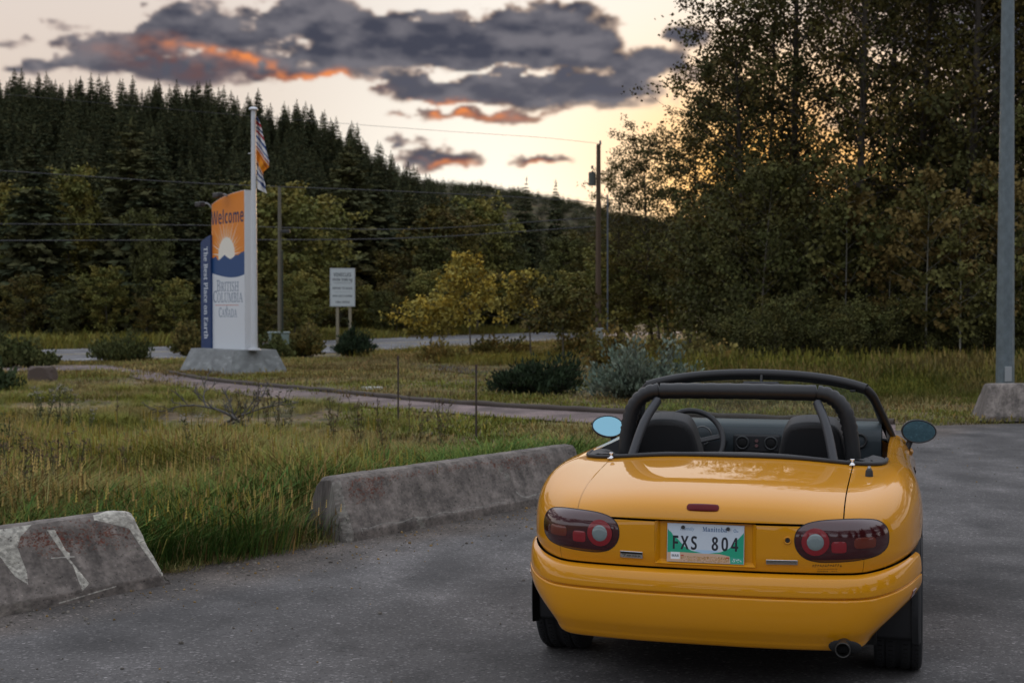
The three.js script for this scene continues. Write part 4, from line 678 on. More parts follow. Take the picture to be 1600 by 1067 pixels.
// vehicle notice
{
  const D = 49, [x, z] = away(535, D), s = thing('notice_sign', 'white notice board about vehicle weights on two wooden posts', 'sign', [x, 0, z], .06);
  const yb = heightAt(479, D), yt = heightAt(419, D), w = .865;
  const art = canvasTex(520, 780, (g, W2, H2) => { g.fillStyle = '#ccd5d8'; g.fillRect(0, 0, W2, H2); g.fillStyle = '#39424a'; g.textAlign = 'center'; const row = (t, y, s, k = 1) => { g.font = 'bold ' + s + 'px sans-serif'; g.save(); g.translate(W2 / 2, y); g.scale(k, 1); g.fillText(t, 0, 0); g.restore(); }; row('VEHICLES', 168, 104, .78); row('OVER 5500 kg', 258, 76, .86); g.fillRect(60, 290, 400, 7); row('· · · · · · · · · · · ·', 340, 50, 1.0); row('REPORT TO SCALE', 432, 66, .74); row('— — — — — —', 492, 40, 1.1); row('WHEN LIGHTS FLASHING', 586, 58, .60); row('100m AHEAD', 712, 58, .84); g.strokeStyle = '#7d878c'; g.lineWidth = 6; g.strokeRect(9, 9, W2 - 18, H2 - 18); });
  part('board', box(w, yt - yb, .025, 0, (yt + yb) / 2, 0, .004), mat(.5, .53, .54, .5), s);
  part('board_print', new THREE.PlaneGeometry(w - .01, yt - yb - .01).translate(0, (yt + yb) / 2, .0135), mat(.9, .9, .9, .5, { map: art }), s);
  for (const px of [-.18, .25]) part('post', box(.10, yb + .9, .10, px, (yb + .9) / 2, -.07, .008), mat(.28, .25, .18, .9), s);
}
// utility cabinets and poles, power lines
{
  const c = thing('utility_cabinet', 'pale green utility cabinet behind the bushes beside the sign', 'cabinet', [...((p) => [p[0], 0, p[1]])(away(435, 47))], .25);
  part('case', box(.64, .80, .5, 0, .40, 0, .015), mat(.20, .26, .245, .6), c); part('lid', box(.70, .05, .56, 0, .82, 0, .012), mat(.24, .30, .285, .55), c); for (const x of [-.155, .155]) part('door', box(.29, .68, .012, x, .40, .252, .004), mat(.19, .25, .235, .6), c);
  const c2 = thing('utility_cabinet', 'pale grey utility box at the foot of the brown power pole', 'cabinet', [...((p) => [p[0], 0, p[1]])(away(934, 48.5))], -.1);
  part('case', box(.40, .95, .34, 0, .475, 0, .012), mat(.36, .39, .38, .55), c2); part('door', box(.34, .82, .012, 0, .48, .175, .003), mat(.38, .41, .40, .5), c2);
  const wood = mat(.11, .075, .05, .95), greyWood = mat(.14, .13, .10, .95);
  const [ax, az] = away(437, 48.6), a = thing('utility_pole', 'slim grey wooden pole between the welcome sign and notice board', 'utility pole', [ax, 0, az]);
  part('shaft', new THREE.CylinderGeometry(.055, .085, heightAt(293, 48.6), 12).translate(0, heightAt(293, 48.6) / 2, 0), greyWood, a); part('floodlight', box(.30, .12, .16, .22, heightAt(362, 48.6), .1, .03), mat(.03, .03, .03, .6), a); part('guard_strip', box(.05, 3.6, .03, .10, 1.8, .06, .006), mat(.02, .03, .02, .7), a);
  const D = 50, [bx, bz] = away(935, D), hB = heightAt(226, D), b = thing('power_pole', 'brown wooden power pole with a transformer in front of the poplars', 'utility pole', [bx, 0, bz]);
  part('shaft', new THREE.CylinderGeometry(.075, .110, hB, 14).translate(0, hB / 2, 0), wood, b); part('transformer', merge([new THREE.CylinderGeometry(.13, .13, .46, 18).translate(-.22, heightAt(280, D), 0), new THREE.CylinderGeometry(.04, .04, .12, 8).translate(-.22, heightAt(262, D), 0)]), mat(.09, .10, .09, .6), b); part('insulator', new THREE.CylinderGeometry(.03, .05, .14, 10).translate(.06, hB + .06, 0), mat(.2, .2, .2, .4), b);
  part('ground_conduit', new THREE.CylinderGeometry(.03, .03, 5.6, 10).translate(.32, 2.8, .05), mat(.12, .14, .16, .6), b);
  const wire = mat(.05, .05, .055, .6), line = (pts, r, label) => lone('power_line', tube(pts, r, 6, 90), wire, label, 'cable', 'power lines over the meadow');
  const P = (u, v, d) => [...[away(u, d)].map(([x]) => [x, heightAt(v, d), -d])[0]], top = [bx, hB + .1, bz];
  line([P(-300, 250, 48), P(0, 267, 49), P(300, 286, 51), P(640, 300, 50), P(870, 312, 50), [bx, heightAt(318, 50), bz + .1]], .013, 'thin power line running at mid height across the dark hillside');
  line([P(-300, 120, 52), P(50, 152, 53), P(390, 182, 54), P(700, 206, 51), P(850, 216, 50), [bx, hB + .02, bz + .05]], .006, 'faint power line crossing below the hill skyline');
  line([P(-300, 348, 48), P(0, 350, 49), P(300, 352, 51), P(640, 358, 50), P(930, 340, 50)], .013, 'power line passing behind the word on the orange panel');
  line([P(-300, 376, 48), P(0, 376, 49), P(300, 375, 51), P(640, 372, 50), P(930, 354, 50)], .015, 'lowest power line crossing the trees behind the sign');
  // boulder and slab
  const rk = new THREE.IcosahedronGeometry(1, 4), p = rk.attributes.position; for (let i = 0; i < p.count; i++) { const v = V(p.getX(i), p.getY(i), p.getZ(i)), n = .8 + .5 * fbm(v.x * 1.7 + v.z + 5, v.y * 1.7 - v.z + 3, 4); p.setXYZ(i, clamp(v.x * n, -.72, .72), clamp(v.y * n, -.5, .78), clamp(v.z * n, -.75, .75)); } rk.computeVertexNormals();
  const rp = ground(66, 598), rock = lone('boulder', rk.scale(.36, .30, .3).translate(0, .12, 0), mat(.10, .075, .062, .95), 'brown squarish boulder beside the footpath bend', 'boulder'); rock.position.set(rp[0], 0, rp[1]);
  const sp = ground(581, 608), sl = lone('cover_slab', new THREE.CylinderGeometry(.19, .20, .05, 9).scale(1.15, 1, .7), mat(.5, .5, .47, .8), 'small flat white slab lying in the lawn by the footpath', 'slab'); sl.position.set(sp[0], .02, sp[1]);
}

// ---------------------------------------------------------------- trees
const bark = mat(.13, .115, .09, .95), paleBark = mat(.22, .21, .17, .9), darkBark = mat(.055, .045, .035, .95), twigM = mat(.06, .052, .045, .95);
const leafMat = (rough = .75) => new THREE.MeshPhysicalMaterial({ roughness: rough, vertexColors: true, side: THREE.DoubleSide, specularIntensity: .2 });
const leafM = leafMat(), needleM = new THREE.MeshPhysicalMaterial({ roughness: .95, specularIntensity: .08, vertexColors: true, side: THREE.DoubleSide });
class Leaves { // many small leaf faces gathered into one crown
  constructor() { this.p = []; this.c = []; this.i = []; }
  leaf(x, y, z, len, wid, dir, r, col) { // diamond leaf along dir with a random roll and a slight fold
    const d = V(...dir).normalize(), u = V(r() - .5, r() - .5, r() - .5).cross(d).normalize(), n = u.clone().cross(d), k = this.p.length / 3, f = (r() - .5) * wid * .7;
    this.p.push(x, y, z, x + d.x * len * .45 + u.x * wid + n.x * f, y + d.y * len * .45 + u.y * wid + n.y * f, z + d.z * len * .45 + u.z * wid + n.z * f, x + d.x * len, y + d.y * len, z + d.z * len, x + d.x * len * .45 - u.x * wid + n.x * f, y + d.y * len * .45 - u.y * wid + n.y * f, z + d.z * len * .45 - u.z * wid + n.z * f);
    this.c.push(...col, ...col, ...col, ...col); this.i.push(k, k + 1, k + 2, k, k + 2, k + 3);
  }
  geo() { return geom(this.p, this.i, { col: this.c }); }
}
// broadleaf tree: trunk, limbs, twigs, leaves in clumps. shape(f) -> relative radius at height fraction f of the crown
function broadleaf({ seed, h, base, rad, limbs, clumps, leaves, size, cols, lean = .02, trunkR = .09, shape, spread = .30, up = .55, barkM = bark, rise = 1 }) {
  const r = rng(seed), wood = [], L = new Leaves(), bend = [r() * 6, r() * 6];
  const axis = (f) => V(Math.sin(f * 2.2 + bend[0]) * h * lean - Math.sin(bend[0]) * h * lean, f * h, Math.cos(f * 2.6 + bend[1]) * h * lean - Math.cos(bend[1]) * h * lean);
  wood.push(tube([0, .15, .3, .5, .7, .85, .97].map(axis), (t) => trunkR * (1 - t * .92) * (1 + .35 * Math.exp(-t * 30)), 8, 24));
  for (let k = 0; k < limbs; k++) {
    const f = (k + r()) / limbs, hf = lerp(base, .97, f ** rise), R = rad * shape(f) * (.65 + .55 * r()), a = k * 2.4 + r() * 1.2, s = axis(hf), tip = V(s.x + Math.cos(a) * R, s.y + R * up * (.5 + r() * .8) * (1 - .2 * f), s.z + Math.sin(a) * R), mid = s.clone().lerp(tip, .5).add(V(0, R * .10 * (r() - .3), 0));
    wood.push(tube([s, mid, tip], (t) => Math.max(.004, trunkR * .24 * (1 - hf * .5) * (1 - t * .85)), 5, 6));
    const tint = cols[Math.floor(r() * cols.length)];
    for (let c = 0; c < clumps; c++) {
      const t = .22 + .86 * r(), b = t < .5 ? s.clone().lerp(mid, t * 2) : mid.clone().lerp(tip, (t - .5) * 2), o = spread * (.5 + R * .22), q = V((r() + r() - 1) * o, (r() + r() - 1) * o * .8, (r() + r() - 1) * o).add(b);
      const tone = .72 + .5 * r(), col0 = r() < .8 ? tint : cols[Math.floor(r() * cols.length)];
      for (let j = 0; j < leaves; j++) {
        const g = () => (r() + r() + r() - 1.5) * .42 * o * 1.5, sz = size * (.65 + .6 * r()), v = tone * (.8 + .4 * r());
        L.leaf(q.x + g(), q.y + g() * .85, q.z + g(), sz, sz * .42, [r() - .5, r() - .75, r() - .5], r, [col0[0] * v, col0[1] * v, col0[2] * v]);
      }
    }
  }
  return { wood: merge(wood), crown: L.geo(), barkM };
}
function plantTree(name, t, label, category, group, crownM = leafM) { const o = new THREE.Group(); o.name = name; part('trunk', t.wood, t.barkM, o); part('crown', t.crown, crownM, o); return tag(o, label, category, group); }
// conifer: whorls of drooping boughs, each bough a fan of needle sprays
function conifer({ seed, h, rad, whorls, boughs, sprays, cols, base = .06, droop = .35, tip = .8, ragged = .35, trunkR = .14 }) {
  const r = rng(seed), L = new Leaves();
  for (let w = 0; w < whorls; w++) {
    const f = (w + r() * .8) / whorls, y = h * lerp(base, .985, f), R0 = rad * Math.pow(1 - f, tip) + .10;
    for (let b = 0; b < boughs; b++) {
      const a = b / boughs * 6.283 + w * 1.9 + r() * .7, R = R0 * (1 - ragged + 2 * ragged * r() * .75), cx = Math.cos(a), cz = Math.sin(a), tone = .65 + .6 * r(), c0 = cols[Math.floor(r() * cols.length)];
      for (let k = 0; k < sprays; k++) {
        const t = (k + .6) / sprays, d = R * t, yy = y + d * .18 - droop * d * t, wd = R * .36 * (1.15 - t * .7) * (.7 + .6 * r()), v = tone * (.75 + .5 * r()), col = [c0[0] * v, c0[1] * v, c0[2] * v];
        for (const s of [-1, 1]) L.leaf(cx * d * .92, yy, cz * d * .92, wd * 1.15 + .08, wd * .30 + .02, [cx * .8 - cz * s * .9, -.35 - droop * .5 + r() * .7, cz * .8 + cx * s * .9], r, col);
        if (r() < .5) L.leaf(cx * d, yy, cz * d, wd * .8, wd * .25, [cx * .4, -.8, cz * .4], r, [col[0] * .8, col[1] * .8, col[2] * .8]);
      }
      L.leaf(cx * R * .75, y + R * .75 * .18 - droop * R * .56, cz * R * .75, R * .33 + .06, R * .07 + .02, [cx, -.15, cz], r, [c0[0] * tone, c0[1] * tone, c0[2] * tone]);
    }
  }
  for (let k = 0; k < 5; k++) L.leaf(0, h * (.96 + k * .008), 0, h * .03 + .1, .05, [r() - .5, 1.6, r() - .5], r, cols[0]);
  return { wood: tube([[0, 0, 0], [0, h * .4, 0], [.03, h * .98, 0]], (t) => trunkR * (1 - t * .95), 6, 8), crown: L.geo(), barkM: darkBark };
}
const tint = (list, k) => list.map((c) => c.map((v) => v * k));
const SPRUCE = tint([[.060, .066, .033], [.050, .060, .033], [.068, .068, .032]], 1.2), PINE = tint([[.078, .080, .036], [.088, .082, .036], [.068, .072, .036]], 1.25), ASPEN = tint([[.078, .074, .024], [.090, .078, .022], [.066, .066, .024], [.104, .080, .020], [.086, .066, .022]], 1.3), WILLOW = tint([[.135, .130, .036], [.165, .140, .036], [.11, .115, .034]], 1.35), YELLOW = tint([[.24, .185, .036], [.20, .165, .036], [.28, .20, .034], [.16, .135, .034]], 1.6), BROADLEAF = tint([[.078, .084, .028], [.090, .090, .028], [.070, .072, .026]], 1.1);
const round = (f) => Math.pow(Math.sin(Math.PI * clamp(.12 + f * .86)), .7), cone = (f) => Math.pow(1 - f, .75) + .12, oval = (f) => Math.sqrt(clamp(1 - (f * 1.5 - .62) ** 2, .04, 1));
const R = rng(404);
{ // poplars on the right: tall, thin-leaved, the sunset shining through their tops
  const kinds = [0, 1, 2, 3, 4].map((k) => plantTree('poplar_tree', broadleaf({ seed: 60 + k * 7, h: [15, 16.5, 14, 12, 15][k], base: .16, rad: [2.5, 2.8, 2.3, 2.2, 3.0][k], limbs: 84, clumps: 6, leaves: 28, size: .105, cols: tint(ASPEN, .72), barkM: darkBark, trunkR: .13, shape: oval, spread: .50, up: .75, lean: .02 }), '', 'tree'));
  const spots = []; // px, depth, height, kind, label index
  const tall = [[1245, 38, 15.5, 0], [1330, 35.5, 16.5, 1], [1420, 38, 15, 4], [1500, 35, 16, 2], [1585, 37, 16.5, 1], [1660, 35, 15.5, 0], [1750, 38, 16, 4], [1850, 36, 15, 2], [1375, 43, 17, 2], [1545, 43, 17, 4], [1465, 45, 16, 0], [1720, 45, 17, 1], [1640, 44, 16, 2], [1190, 42, 12.6, 2], [1170, 37, 9.6, 3], [1955, 38, 15, 4], [2080, 37, 16, 1], [2210, 39, 15, 0], [2350, 40, 16, 2]];
  tall.forEach(([u, d, h, k]) => spots.push([u, d, h, k, 'tall thin-leaved poplar in the dense row behind the lamp post', 'poplars in the dense row']));
  for (const [u, d, h, k, l] of [[1128, 44, 9.4, 3, 'shorter poplar in front of the sunset glow, beside the tall row'], [1078, 53, 9.2, 2, 'low leaning poplar behind the power pole with gaps of glowing sky'], [1018, 55, 8.4, 3, 'small open poplar just right of the power pole'], [972, 57, 7.6, 2, 'small poplar whose twigs cross the top of the power pole']]) spots.push([u, d, h, k, l, 'poplars in the dense row']);
  const ordinal = ['nearest', 'second nearest', 'third nearest', 'fourth nearest', 'fifth nearest', 'sixth nearest', 'seventh nearest', 'eighth nearest', 'ninth nearest', 'tenth nearest', '11th nearest', '12th nearest', '13th nearest', '14th nearest', '15th nearest', '16th nearest', '17th nearest', '18th nearest', '19th nearest', '20th nearest', '21st nearest', '22nd nearest', '23rd nearest'];
  const post = scene.children.find((o) => o.name === 'lamp_post').position, toPost = ([u, d]) => { const [x, z] = away(u, d); return Math.hypot(x - post.x, z - post.z); };
  spots.filter((s) => s[4].startsWith('tall')).sort((a, b) => toPost(a) - toPost(b)).forEach((s, i) => { s[4] = `tall thin-leaved poplar of the dense row, ${ordinal[i]} to the lamp post`; });
  spots.forEach(([u, d, h, k, l, g]) => { const [x, z] = away(u, d), s = h / [15, 16.5, 14, 12, 15][k]; copy(kinds[k], [x, 0, z], R() * 6.28, [s * (h < 10 ? 1.15 : 1.0), s, s * (h < 10 ? 1.15 : 1.0)], l, g); });
  // brush under the poplars
  const brush = [0, 1, 2].map((k) => plantTree('undergrowth_bush', broadleaf({ seed: 130 + k, h: [4.2, 5.2, 3.2][k], base: .06, rad: [1.6, 1.7, 1.5][k], limbs: 46, clumps: 6, leaves: 28, size: .10, cols: [...BROADLEAF, ...tint(ASPEN.slice(0, 3), .8)], trunkR: .035, shape: round, spread: .5, up: .9, lean: .03 }), '', 'bush'));
  for (let k = 0; k < 34; k++) { const u = 935 + (k * 41.3) % 900, d = 33.5 + (k % 4) * 2.6 + R() * 2 + (u < 1130 ? 20 : 0), [x, z] = away(u, d); const q = .75 + R() * .45; if (u > 1110) copy(brush[k % 3], [x, 0, z], R() * 6.28, q, 'leafy undergrowth bush in the shade under the poplars', 'bushes under the poplars'); }
  for (let k = 0; k < 14; k++) { const u = 1135 + k * 36 + R() * 20, d = 31 + R() * 2, [x, z] = away(u, d); copy(brush[2], [x, 0, z], R() * 6.28, [.5, .32 + R() * .22, .5], 'low leafy bush at the grassy foot of the poplars', 'bushes at the foot of the poplars'); }
  const sap = [0, 1].map((k) => plantTree('sapling', broadleaf({ seed: 150 + k, h: 4.5, base: .25, rad: .85, limbs: 26, clumps: 4, leaves: 16, size: .12, cols: [[.115, .11, .035], [.14, .10, .032]], trunkR: .028, shape: oval, spread: .42, up: .7, barkM: paleBark }), '', 'sapling'));
  [[1447, 31.5, 1, 0], [1318, 33, 1.1, 1], [1390, 32.5, .8, 0], [1500, 31, .85, 1], [1556, 32, 1.05, 0]].sort((a, b) => toPost(a) - toPost(b)).forEach(([u, d, s, k], i) => { const [x, z] = away(u, d); copy(sap[k], [x, 0, z], R() * 6.28, s, `slender pale-stemmed sapling before the poplars, ${ordinal[i]} to the lamp post`, 'saplings at the edge of the poplars'); });
}
{ // across the highway: spruces, pines and broadleaved trees
  const sp = [0, 1, 2].map((k) => plantTree('spruce_tree', conifer({ seed: 200 + k, h: 14, rad: [2.5, 2.9, 2.2][k], whorls: 46, boughs: 8, sprays: 5, cols: SPRUCE, ragged: .4 }), '', 'tree', null, needleM));
  const pi = [0, 1].map((k) => plantTree('pine_tree', conifer({ seed: 220 + k, h: 13, rad: [2.7, 2.4][k], whorls: 40, boughs: 8, sprays: 5, cols: PINE, ragged: .5, droop: .05, tip: .62 }), '', 'tree', null, needleM));
  const put = (src, u, d, h0, top, label, group, wide = 1) => { const [x, z] = away(u, d), s = Math.max(.2, heightAt(top, d)) / h0; copy(src, [x, hillHeight(x, z), z], R() * 6.28, [s * wide, s, s * wide], label, group); };
  // big individual conifers
  const big = [[55, 68, 200, sp[1], 14, 1.25, 'big broad spruce across the highway, beneath the upper power line'], [205, 72, 190, pi[0], 13, 1.15, 'broad pine rising highest behind the left of the welcome sign'], [240, 70, 205, sp[1], 14, 1.2, 'bushy spruce close beside the broad pine behind the welcome sign'], [138, 74, 240, sp[2], 14, 1, 'narrow dark spruce between the two broad conifers'], [300, 70, 265, sp[0], 14, 1.1, 'slim spruce behind the blue slogan fin'], [545, 92, 225, pi[0], 13, 1.3, 'large pine standing straight behind the notice board'], [590, 95, 250, sp[1], 14, 1.2, 'spruce just right of the large pine behind the notice board'], [500, 95, 270, sp[0], 14, 1, 'dark spruce left of the large pine behind the notice board'], [640, 98, 292, pi[1], 13, 1.2, 'bushy pine at the foot of the hill shoulder'], [822, 110, 285, sp[2], 14, 1, 'pointed spruce against the far ridge, left of the power pole'], [868, 108, 288, sp[0], 14, .9, 'spruce with a thin top against the sunset, nearest the power pole'], [840, 112, 345, sp[1], 14, 1, 'low spruce between the two pointed ones'], [895, 106, 352, pi[1], 13, 1.1, 'rounded pine behind the power pole'], [780, 112, 352, sp[0], 14, 1.1, 'spruce below the dip of the hills']];
  for (const [u, d, top, src, h0, wd, l] of big) put(src, u, d, h0, top, l, null, wd);
  for (let k = 0; k < 46; k++) { const u = -60 + k * 22 + R() * 16, d = 84 + R() * 34 + (u > 450 ? 14 : 0), top = (u < 430 ? 235 : u < 640 ? 285 : 355) + R() * 70; put(R() < .65 ? sp[k % 3] : pi[k % 2], u, d, R() < .65 ? 14 : 13, top, 'dark conifer in the mixed wood across the highway', 'conifers across the highway', 1.05 + R() * .35); }
  // broadleaved trees in front of them
  const bl = [0, 1, 2].map((k) => plantTree('broadleaf_tree', broadleaf({ seed: 240 + k, h: 9, base: .14, rad: [2.3, 2.0, 2.6][k], limbs: 56, clumps: 6, leaves: 22, size: .22, cols: [WILLOW, BROADLEAF, ASPEN][k], trunkR: .08, shape: oval, spread: .55, up: .8 }), '', 'tree'));
  for (const [u, d, top, k, l, wd] of [[440, 72, 300, 0, 'yellow-green broadleaved tree right behind the welcome sign', 1.3], [480, 75, 318, 0, 'yellow-green tree right of the slim grey pole', 1.3], [400, 74, 325, 0, 'yellow-green tree behind the flag pole', 1.1], [235, 66, 335, 1, 'pale-stemmed tree left of the welcome sign', .8], [345, 72, 300, 1, 'green tree hidden behind the orange panel', 1.2], [18, 70, 300, 0, 'yellowing tree below the big broad spruce', 1.1], [110, 72, 275, 0, 'light green tree right of the big broad spruce', .9], [470, 78, 420, 1, 'low round green tree right of the slim grey pole', 1.4], [700, 92, 330, 2, 'olive broadleaved tree at the foot of the hill', 1.3], [745, 95, 318, 0, 'yellow-green tree behind the yellow saplings', 1.1], [680, 88, 372, 1, 'green broadleaved tree left of the yellow saplings', 1.3], [790, 96, 375, 1, 'green tree behind the yellow saplings, in front of the low spruces', 1.2], [880, 84, 375, 1, 'dark green tree left of the power pole', 1.2], [975, 74, 362, 0, 'yellow-green tree right behind the power pole', 1.4], [1030, 66, 366, 0, 'yellow-green tree between the power pole and the poplars', 1.4], [905, 88, 372, 2, 'olive tree at the left of the power pole', 1.2], [620, 90, 400, 2, 'low olive tree right of the notice board', 1.3], [900, 58, 430, 0, 'yellow-green bushy tree left of the power pole, behind the road end', 1.5], [968, 56, 405, 0, 'yellow-green bushy tree right of the power pole', 1.5], [1030, 55, 415, 0, 'yellow-green bushy tree below the small open poplar', 1.5], [1090, 54, 440, 0, 'yellow-green bushy tree at the corner of the poplar row', 1.5]]) put(bl[k], u, d, 9, top, l, null, wd);
  for (let k = 0; k < 30; k++) { const u = -40 + k * 33 + R() * 20, d = (u < 460 ? 63 : u < 700 ? 82 : 100) + R() * 6, top = 415 + R() * 60; put(bl[k % 3], u, d, 9, top, 'small leafy tree along the far side of the highway', 'young trees along the highway', 1.35); }
}
{ // the hill: the trees on its skyline one by one, the mass of the wood below them as one
  const far = [0, 1, 2, 3].map((k) => conifer({ seed: 300 + k, h: 13, rad: [1.9, 2.3, 1.7, 2.1][k], whorls: 62, boughs: 5, sprays: 3, cols: SPRUCE, ragged: .5, tip: .68, trunkR: .12 }));
  const kinds = far.map((t) => plantTree('hill_spruce', t, 'dark spruce standing on the skyline of the wooded hill', 'tree', 'spruces on the hill skyline', needleM));
  for (let k = 0; k < 150; k++) { const u = -130 + 860 * (k + R() * .9) / 150, d = 236 + R() * 26, [x, z] = away(u, d), s = (.55 + R() * .36) * (R() < .12 ? 1.2 : 1); copy(kinds[k % 4], [x, hillHeight(x, z) - .5, z], R() * 6.28, [s * (.9 + R() * .35), s, s * (.9 + R() * .35)]); }
  const dense = mergeGeometries([far[0].crown, far[0].wood].map((g) => { const q = g.toNonIndexed(); if (q.attributes.uv) q.deleteAttribute('uv'); if (!q.attributes.color) q.setAttribute('color', new THREE.Float32BufferAttribute(new Float32Array(q.attributes.position.count * 3).fill(.03), 3)); return q; }));
  const n = 1700, inst = new THREE.InstancedMesh(dense, needleM, n), m = new THREE.Matrix4(), qt = new THREE.Quaternion(), c = new THREE.Color();
  for (let k = 0; k < n; k++) { const d = 98 + 165 * Math.sqrt(R()), u = -700 + R() * 1560, [x, z] = away(u, d), s = .55 + R() * .35; qt.setFromAxisAngle(V(0, 1, 0), R() * 6.28); m.compose(V(x, hillHeight(x, z) - .4, z), qt, V(s * 1.15, s, s * 1.15)); inst.setMatrixAt(k, m); const t = .7 + R() * .6; inst.setColorAt(k, c.setRGB(t, t, t)); }
  inst.name = 'hillside_forest'; scene.add(inst); tag(inst, 'dense dark conifer forest covering the hillside', 'forest', null, 'stuff');
  const tiny = conifer({ seed: 350, h: 14, rad: 3.0, whorls: 9, boughs: 5, sprays: 2, cols: SPRUCE, ragged: .5 }).crown, nf = 9000, fi = new THREE.InstancedMesh(tiny, needleM, nf);
  for (let k = 0; k < nf; k++) { const d = 880 + 420 * R(), u = 330 + R() * 1500, [x, z] = away(u, d), s = .40 + R() * .25; qt.setFromAxisAngle(V(0, 1, 0), R() * 6.28); m.compose(V(x, ridgeHeight(x, z) - 6.5, z), qt, V(s * 2.6, s, s * 2.6)); fi.setMatrixAt(k, m); const t = .7 + R() * .6; fi.setColorAt(k, c.setRGB(t, t, t)); }
  fi.name = 'ridge_forest'; scene.add(fi); tag(fi, 'forest covering the distant blue ridge', 'forest', null, 'stuff');
}

// ---------------------------------------------------------------- shrubs
{
  const at = (u, v) => { const [x, z] = ground(u, v); return [x, 0, z]; };
  function shrub(name, label, { seed, h, rad, stems, per, size, slim = .42, cols, up = 1, clump = .14, barkM = twigM, spread = 1 }) { // a mound of stems from one root, leaves along each
    const r = rng(seed), wood = [], L = new Leaves();
    for (let k = 0; k < stems; k++) {
      const a = r() * 6.283, q = Math.sqrt(r()), R1 = rad * q, top = h * (.35 + .65 * r() + (r() < .1 ? .22 : 0)) * Math.sqrt(Math.max(.12, 1 - q * q * .85)) * (.8 + .4 * Math.sin(a * 3 + seed)), p0 = V(Math.cos(a) * R1 * .25, 0, Math.sin(a) * R1 * .25), p2 = V(Math.cos(a) * R1 * spread, top, Math.sin(a) * R1 * spread), p1 = p0.clone().lerp(p2, .5).add(V(0, h * .08, 0));
      wood.push(tube([p0, p1, p2], (t) => .011 * (1 - t * .75), 4, 5));
      const c0 = cols[Math.floor(r() * cols.length)], tone = .75 + .5 * r();
      for (let j = 0; j < per; j++) { const t = .15 + .87 * r(), b = t < .5 ? p0.clone().lerp(p1, t * 2) : p1.clone().lerp(p2, (t - .5) * 2), v = tone * (.75 + .5 * r()), sz = size * (.6 + .7 * r()); L.leaf(b.x + (r() - .5) * clump * 2, b.y + (r() - .5) * clump * 1.6, b.z + (r() - .5) * clump * 2, sz, sz * slim, [(p2.x - p0.x) * .6 + r() - .5, up * (.3 + r()), (p2.z - p0.z) * .6 + r() - .5], r, [c0[0] * v, c0[1] * v, c0[2] * v]); }
    }
    const o = thing(name, label, 'bush'); part('stems', merge(wood), barkM, o); part('foliage', L.geo(), leafM, o); return o;
  }
  const G1 = [[.085, .095, .034], [.10, .105, .036], [.07, .085, .03]], DARK = [[.026, .042, .022], [.03, .046, .022]], SILVER = [[.15, .19, .14], [.12, .16, .12], [.18, .21, .16]], BROWN = [[.13, .11, .035], [.10, .10, .032], [.15, .115, .034]];
  const put = (o, p, turn = 0) => { o.position.set(...p); o.rotation.y = turn; };
  put(shrub('juniper_bush', 'dark green spreading juniper beside the silvery bush', { seed: 1, h: .78, rad: .95, stems: 190, per: 40, size: .11, slim: .16, cols: DARK, clump: .09 }), at(842, 617));
  put(shrub('silver_bush', 'big silvery grey-green bush behind the car windscreen', { seed: 2, h: 1.08, rad: 1.08, stems: 170, per: 46, size: .085, slim: .26, cols: SILVER, clump: .10 }), at(1000, 624));
  put(shrub('dark_bush', 'round dark mugo pine bush below the notice board', { seed: 3, h: .95, rad: .72, stems: 130, per: 40, size: .15, slim: .14, cols: DARK, clump: .10 }), at(552, 559));
  put(shrub('olive_bush', 'round olive bush right of the welcome sign plinth', { seed: 4, h: 1.05, rad: .72, stems: 110, per: 40, size: .11, cols: BROWN, clump: .12 }), at(472, 557));
  put(shrub('olive_bush', 'low olive bush between the flag pole and the round olive bush', { seed: 5, h: .70, rad: .62, stems: 80, per: 40, size: .11, cols: G1, clump: .12 }), at(428, 561));
  put(shrub('olive_bush', 'greyish bush behind the left of the plinth', { seed: 6, h: 1.1, rad: .8, stems: 110, per: 40, size: .11, cols: BROWN, clump: .12 }), at(302, 556));
  put(shrub('verge_bush', 'wide low green bush by the highway, left of the plinth', { seed: 7, h: .85, rad: 1.0, stems: 130, per: 38, size: .13, slim: .2, cols: G1, clump: .12 }), at(190, 566));
  put(shrub('verge_bush', 'tall green bush by the highway at the end of the footpath branch', { seed: 8, h: .95, rad: .8, stems: 110, per: 40, size: .12, cols: G1, clump: .12 }), at(5, 574));
  put(shrub('verge_bush', 'small green bush next to the boulder by the highway', { seed: 9, h: .55, rad: .6, stems: 70, per: 36, size: .11, cols: G1, clump: .10 }), at(58, 574));
  put(shrub('verge_bush', 'low dark bush beside the footpath branch near the boulder', { seed: 10, h: .5, rad: .5, stems: 70, per: 36, size: .10, cols: [[.05, .07, .03]], clump: .10 }), at(-5, 612));
  // yellow saplings between the lawn and the highway
  const y = [[735, 45.5, 398, 1.15, 'yellow-leaved young tree in front of the highway, tallest of three'], [672, 47, 470, 1.5, 'low spreading yellow sapling left of the tallest yellow tree'], [830, 44, 428, 1.2, 'yellow-brown sapling right of the tallest yellow tree'], [880, 42, 452, 1.2, 'olive-yellow sapling nearest the power pole cabinet']];
  y.forEach(([u, d, top, w, l], k) => { const h = heightAt(top, d), t = plantTree(numbered('yellow_sapling'), broadleaf({ seed: 500 + k, h, base: .36, rad: .95 * w, limbs: 32, clumps: 5, leaves: 15, size: .115, cols: k < 2 ? YELLOW : k === 2 ? [...YELLOW, ...ASPEN] : [...ASPEN, [.12, .115, .035]], trunkR: .03, rise: .9, shape: k === 1 ? round : (f) => Math.pow(1 - f, .6) + .2, spread: .42, up: .35, lean: .03 }), l, 'sapling', 'yellow saplings before the highway'); const [x, z] = away(u, d); t.position.set(x, 0, z); scene.add(t); });
